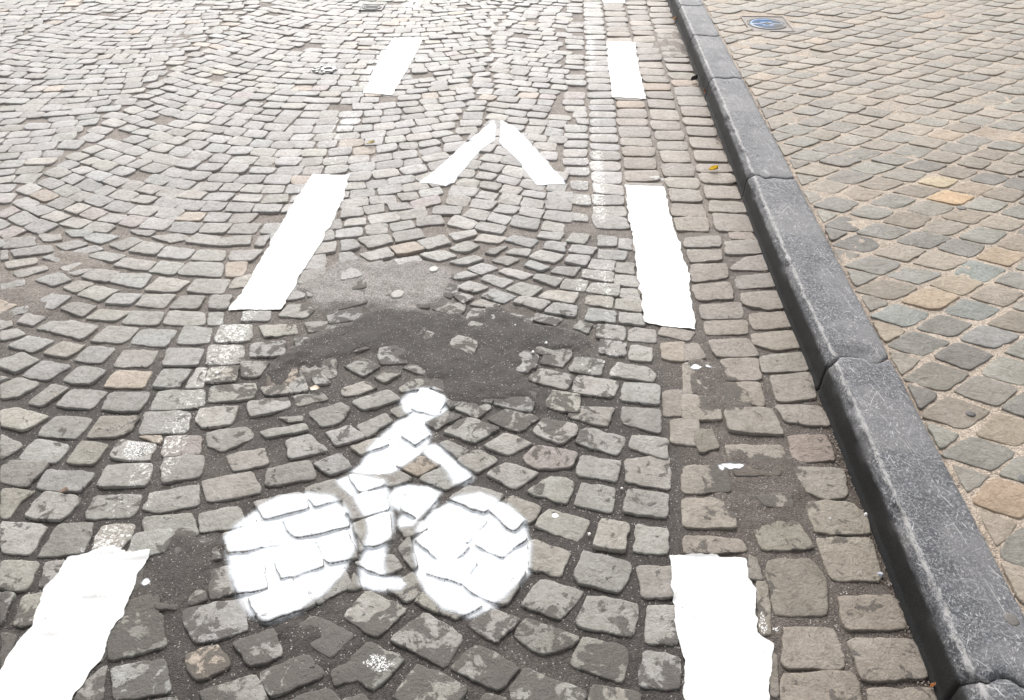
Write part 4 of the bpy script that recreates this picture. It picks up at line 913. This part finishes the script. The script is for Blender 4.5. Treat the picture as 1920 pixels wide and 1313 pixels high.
# ------------------------------------------------------------------ leaves, gum, grit
def leaf(px, py, L_, W_, col, rz, label, z=0.012, name='fallen_leaf', curl=0.010):
    x, y = at(px, py)
    n, m = 9, 5; V = []; Fq = []
    for side_ in (0, 1):
        for i in range(n):
            t = i / (n - 1)
            w = W_ * (math.sin(math.pi * min(1, t * 1.02 + 0.02)) ** 0.75) * (1 - 0.25 * t)
            for j in range(m):
                s_ = (j / (m - 1) - 0.5) * 2
                V.append((L_ * (t - 0.5), w * s_ * (1 + 0.12 * math.sin(9 * t + j)), curl * (s_ * s_ * (0.4 + t) + 0.5 * (t - 0.4) ** 2) + side_ * 0.0006))
    for side_ in (0, 1):
        o_ = side_ * n * m
        for i in range(n - 1):
            for j in range(m - 1):
                q = (o_ + i * m + j, o_ + (i + 1) * m + j, o_ + (i + 1) * m + j + 1, o_ + i * m + j + 1)
                Fq.append(q if side_ else q[::-1])
    # stalk
    k0 = len(V)
    for i in range(4):
        t = i / 3
        for a in range(3):
            V.append((-L_ * (0.5 + 0.35 * t), 0.0009 * math.cos(a * 2.1) + 0.004 * t, 0.001 + 0.0009 * math.sin(a * 2.1) + 0.003 * t))
    for i in range(3):
        for a in range(3): Fq.append((k0 + i * 3 + a, k0 + i * 3 + (a + 1) % 3, k0 + i * 3 + 3 + (a + 1) % 3, k0 + i * 3 + 3 + a))
    mm = plain('leaf_' + label.split()[0], col, 0.55, 0, 0.3, 120)
    o = mesh_obj(name, V, Fq, mm); o.location = (x, y, z); o.rotation_euler = (0.05, -0.04, rz)
    tag(o, label, 'leaf', 'fallen autumn leaves'); return o
leaf(1337, 323, 0.046, 0.018, (0.85, 0.60, 0.03), 0.15, 'yellow leaf lying in the gutter setts near the kerb', curl=0.016)
leaf(1323, 177, 0.038, 0.017, (0.75, 0.25, 0.03), 1.1, 'orange leaf against the foot of the kerb', curl=0.014)
leaf(1342, 227, 0.022, 0.009, (0.70, 0.35, 0.08), 2.0, 'tiny ochre leaf by the kerb just below the orange leaf')
leaf(1306, 127, 0.034, 0.014, (0.74, 0.50, 0.20), 0.9, 'pale yellow leaf by the kerb above the dark curled leaf')
leaf(1301, 154, 0.050, 0.020, (0.02, 0.014, 0.012), 0.5, 'black curled leaf on the gutter setts', curl=0.02)
leaf(1264, 39, 0.036, 0.015, (0.60, 0.36, 0.16), 0.4, 'brown leaf fragment at the far end of the gutter')
leaf(696, 273, 0.040, 0.016, (0.66, 0.55, 0.30), 0.3, 'straw coloured leaf caught in a joint left of the chevron')
leaf(1746, 1289, 0.011, 0.004, (0.75, 0.42, 0.20), 0.3, 'small orange leaf scrap beside the kerb at the bottom of the photo', z=0.003)
leaf(123, 924, 0.022, 0.007, (0.55, 0.42, 0.34), 0.3, 'tiny tan leaf on a sett at the left edge of the road', z=0.005)
leaf(592, 732, 0.036, 0.014, (0.62, 0.50, 0.38), -0.1, 'flat beige leaf between setts above and left of the rider', z=0.008, curl=0.003)

def gum(px, py, r, col, label, z=0.0, grp='trodden chewing gum'):
    x, y = at(px, py, z)
    n = 26; V = []; Fq = []
    sd = px * 0.37
    for rr, zz in ((1, -0.003), (0.97, 0.0004), (0.7, 0.0010)):
        for i in range(n):
            a = 2 * math.pi * i / n
            w = r * rr * (1 + 0.07 * math.sin(2 * a + sd) + 0.04 * math.sin(5 * a + sd))
            V.append((w * math.cos(a), w * math.sin(a), zz))
    V.append((0, 0, 0.0012))
    for k_ in range(2):
        for i in range(n): Fq.append((k_ * n + i, k_ * n + (i + 1) % n, (k_ + 1) * n + (i + 1) % n, (k_ + 1) * n + i))
    for i in range(n): Fq.append((2 * n + i, 2 * n + (i + 1) % n, 3 * n))
    o = mesh_obj('chewing_gum', V, Fq, plain('gum', col, 0.6, 0, 0.2, 150)); o.location = (x, y, z + 0.0012)
    tag(o, label, 'chewing gum', grp)
KP = KERB_H
gum(1803, 390, 0.019, (0.13, 0.12, 0.11), 'dark round gum spot on a bluish sett in the middle of the pavement', KP)
gum(1820, 776, 0.013, (0.075, 0.07, 0.065), 'small black gum spot on a brown sett beside the lower kerb stone', KP)
gum(1917, 898, 0.014, (0.10, 0.10, 0.095), 'dark gum spot cut by the right edge of the photo', KP)
gum(1897, 1163, 0.0165, (0.10, 0.09, 0.08), 'brown gum spot on top of the nearest kerb stone', KP)
gum(813, 505, 0.020, (0.40, 0.38, 0.345), 'cream round gum spot on the pale worn patch, the brighter one', 0.0055)
gum(745, 552, 0.028, (0.27, 0.255, 0.23), 'faded cream gum spot on the pale worn patch, the larger one', 0.0055)
gum(1041, 968, 0.009, (0.86, 0.85, 0.83), 'tiny white spot on a sett right of the front wheel', 0.001)

def chip(px, py, s_, col, label, z=0.004, name='stone_chip'):
    x, y = at(px, py)
    r_ = random.Random(int(px * 7 + py))
    V = [(s_ * r_.uniform(.8, 1.2) * math.cos(a), s_ * 0.8 * r_.uniform(.8, 1.2) * math.sin(a), 0) for a in np.linspace(0, 5.3, 6)]
    V += [(v[0] * 0.6, v[1] * 0.6, s_ * 0.7) for v in V]
    Fq = [(i, (i + 1) % 6, 6 + (i + 1) % 6, 6 + i) for i in range(6)] + [tuple(range(6, 12)), tuple(range(5, -1, -1))]
    o = mesh_obj(name, V, Fq, plain('chip', col, 0.6, 0, 0.2, 200), smooth=False); o.location = (x, y, z); o.rotation_euler = (0.1, 0.1, r_.uniform(0, 3))
    tag(o, label, 'stone chip', 'small loose stone chips')
chip(1024, 646, 0.007, (0.8, 0.8, 0.79), 'white stone chip at the right end of the bitumen patch, the upper one', 0.006)
chip(999, 663, 0.007, (0.8, 0.79, 0.76), 'white stone chip just left of the upper chip on the bitumen patch', 0.006)
chip(966, 613, 0.005, (0.7, 0.69, 0.66), 'single pale chip in the middle of the dark bitumen patch', 0.008)
chip(1624, 965, 0.009, (0.62, 0.61, 0.60), 'pale grey chip at the foot of the kerb, the higher one', -0.002)
chip(1651, 1077, 0.009, (0.36, 0.38, 0.42), 'bluish grey chip at the foot of the kerb, the lower one', -0.002)
chip(1166, 915, 0.005, (0.75, 0.74, 0.71), 'tiny white chip in a joint beside the right column of setts', -0.002)
chip(1105, 1001, 0.006, (0.78, 0.76, 0.72), 'cream chip in the joint right of the front wheel', -0.002)
chip(1556, 973, 0.004, (0.7, 0.7, 0.7), 'tiny pale chip on a gutter sett near the kerb', 0.001)

# loose grit lying along the foot of the kerb and in the joints: nobody could count it
r_ = np.random.default_rng(5)
V = []; Fq = []
for q in range(2600):
    if q < 1300: x = KERB_X - 0.006 - abs(r_.normal(0, 0.018)); y = r_.uniform(0.8, 4.5); z = -0.005
    elif q < 1900: x = r_.uniform(-1.5, 0.85); y = r_.uniform(0.85, 2.6); z = None
    else: x = BACK + 0.004 + abs(r_.normal(0, 0.012)); y = r_.uniform(0.9, 5); z = KERB_H - 0.009
    if z is None: z = -0.004 if float(patch_w(np.array([x]), np.array([y]))[0]) < .5 else 0.006
    s_ = r_.uniform(0.0012, 0.0036)
    n0 = len(V)
    ang = r_.uniform(0, 6.28); o3 = [(1, 0, 0), (-.5, .8, 0), (-.5, -.9, 0), (0, 0, 1.1)]
    for a, b, c in o3: V.append((x + s_ * (a * math.cos(ang) - b * math.sin(ang)), y + s_ * (a * math.sin(ang) + b * math.cos(ang)), z + s_ * c + 0.001))
    Fq += [(n0, n0 + 1, n0 + 3), (n0 + 1, n0 + 2, n0 + 3), (n0 + 2, n0, n0 + 3), (n0, n0 + 2, n0 + 1)]
k = NT('mixed_grit')
v_ = k.voro(240, out='Color'); sp = k.n('ShaderNodeSeparateColor'); k.l(v_, sp.inputs[0])
k.put(k.b.inputs['Base Color'], k.mix(sp.outputs[0], (0.14, 0.11, 0.09), (0.62, 0.55, 0.48))); k.b.inputs['Roughness'].default_value = 0.8
gr = mesh_obj('grit', V, Fq, k.m, smooth=False)
tag(gr, 'fine loose grit along the kerb and in the joints of the setts', 'grit', kind='stuff')
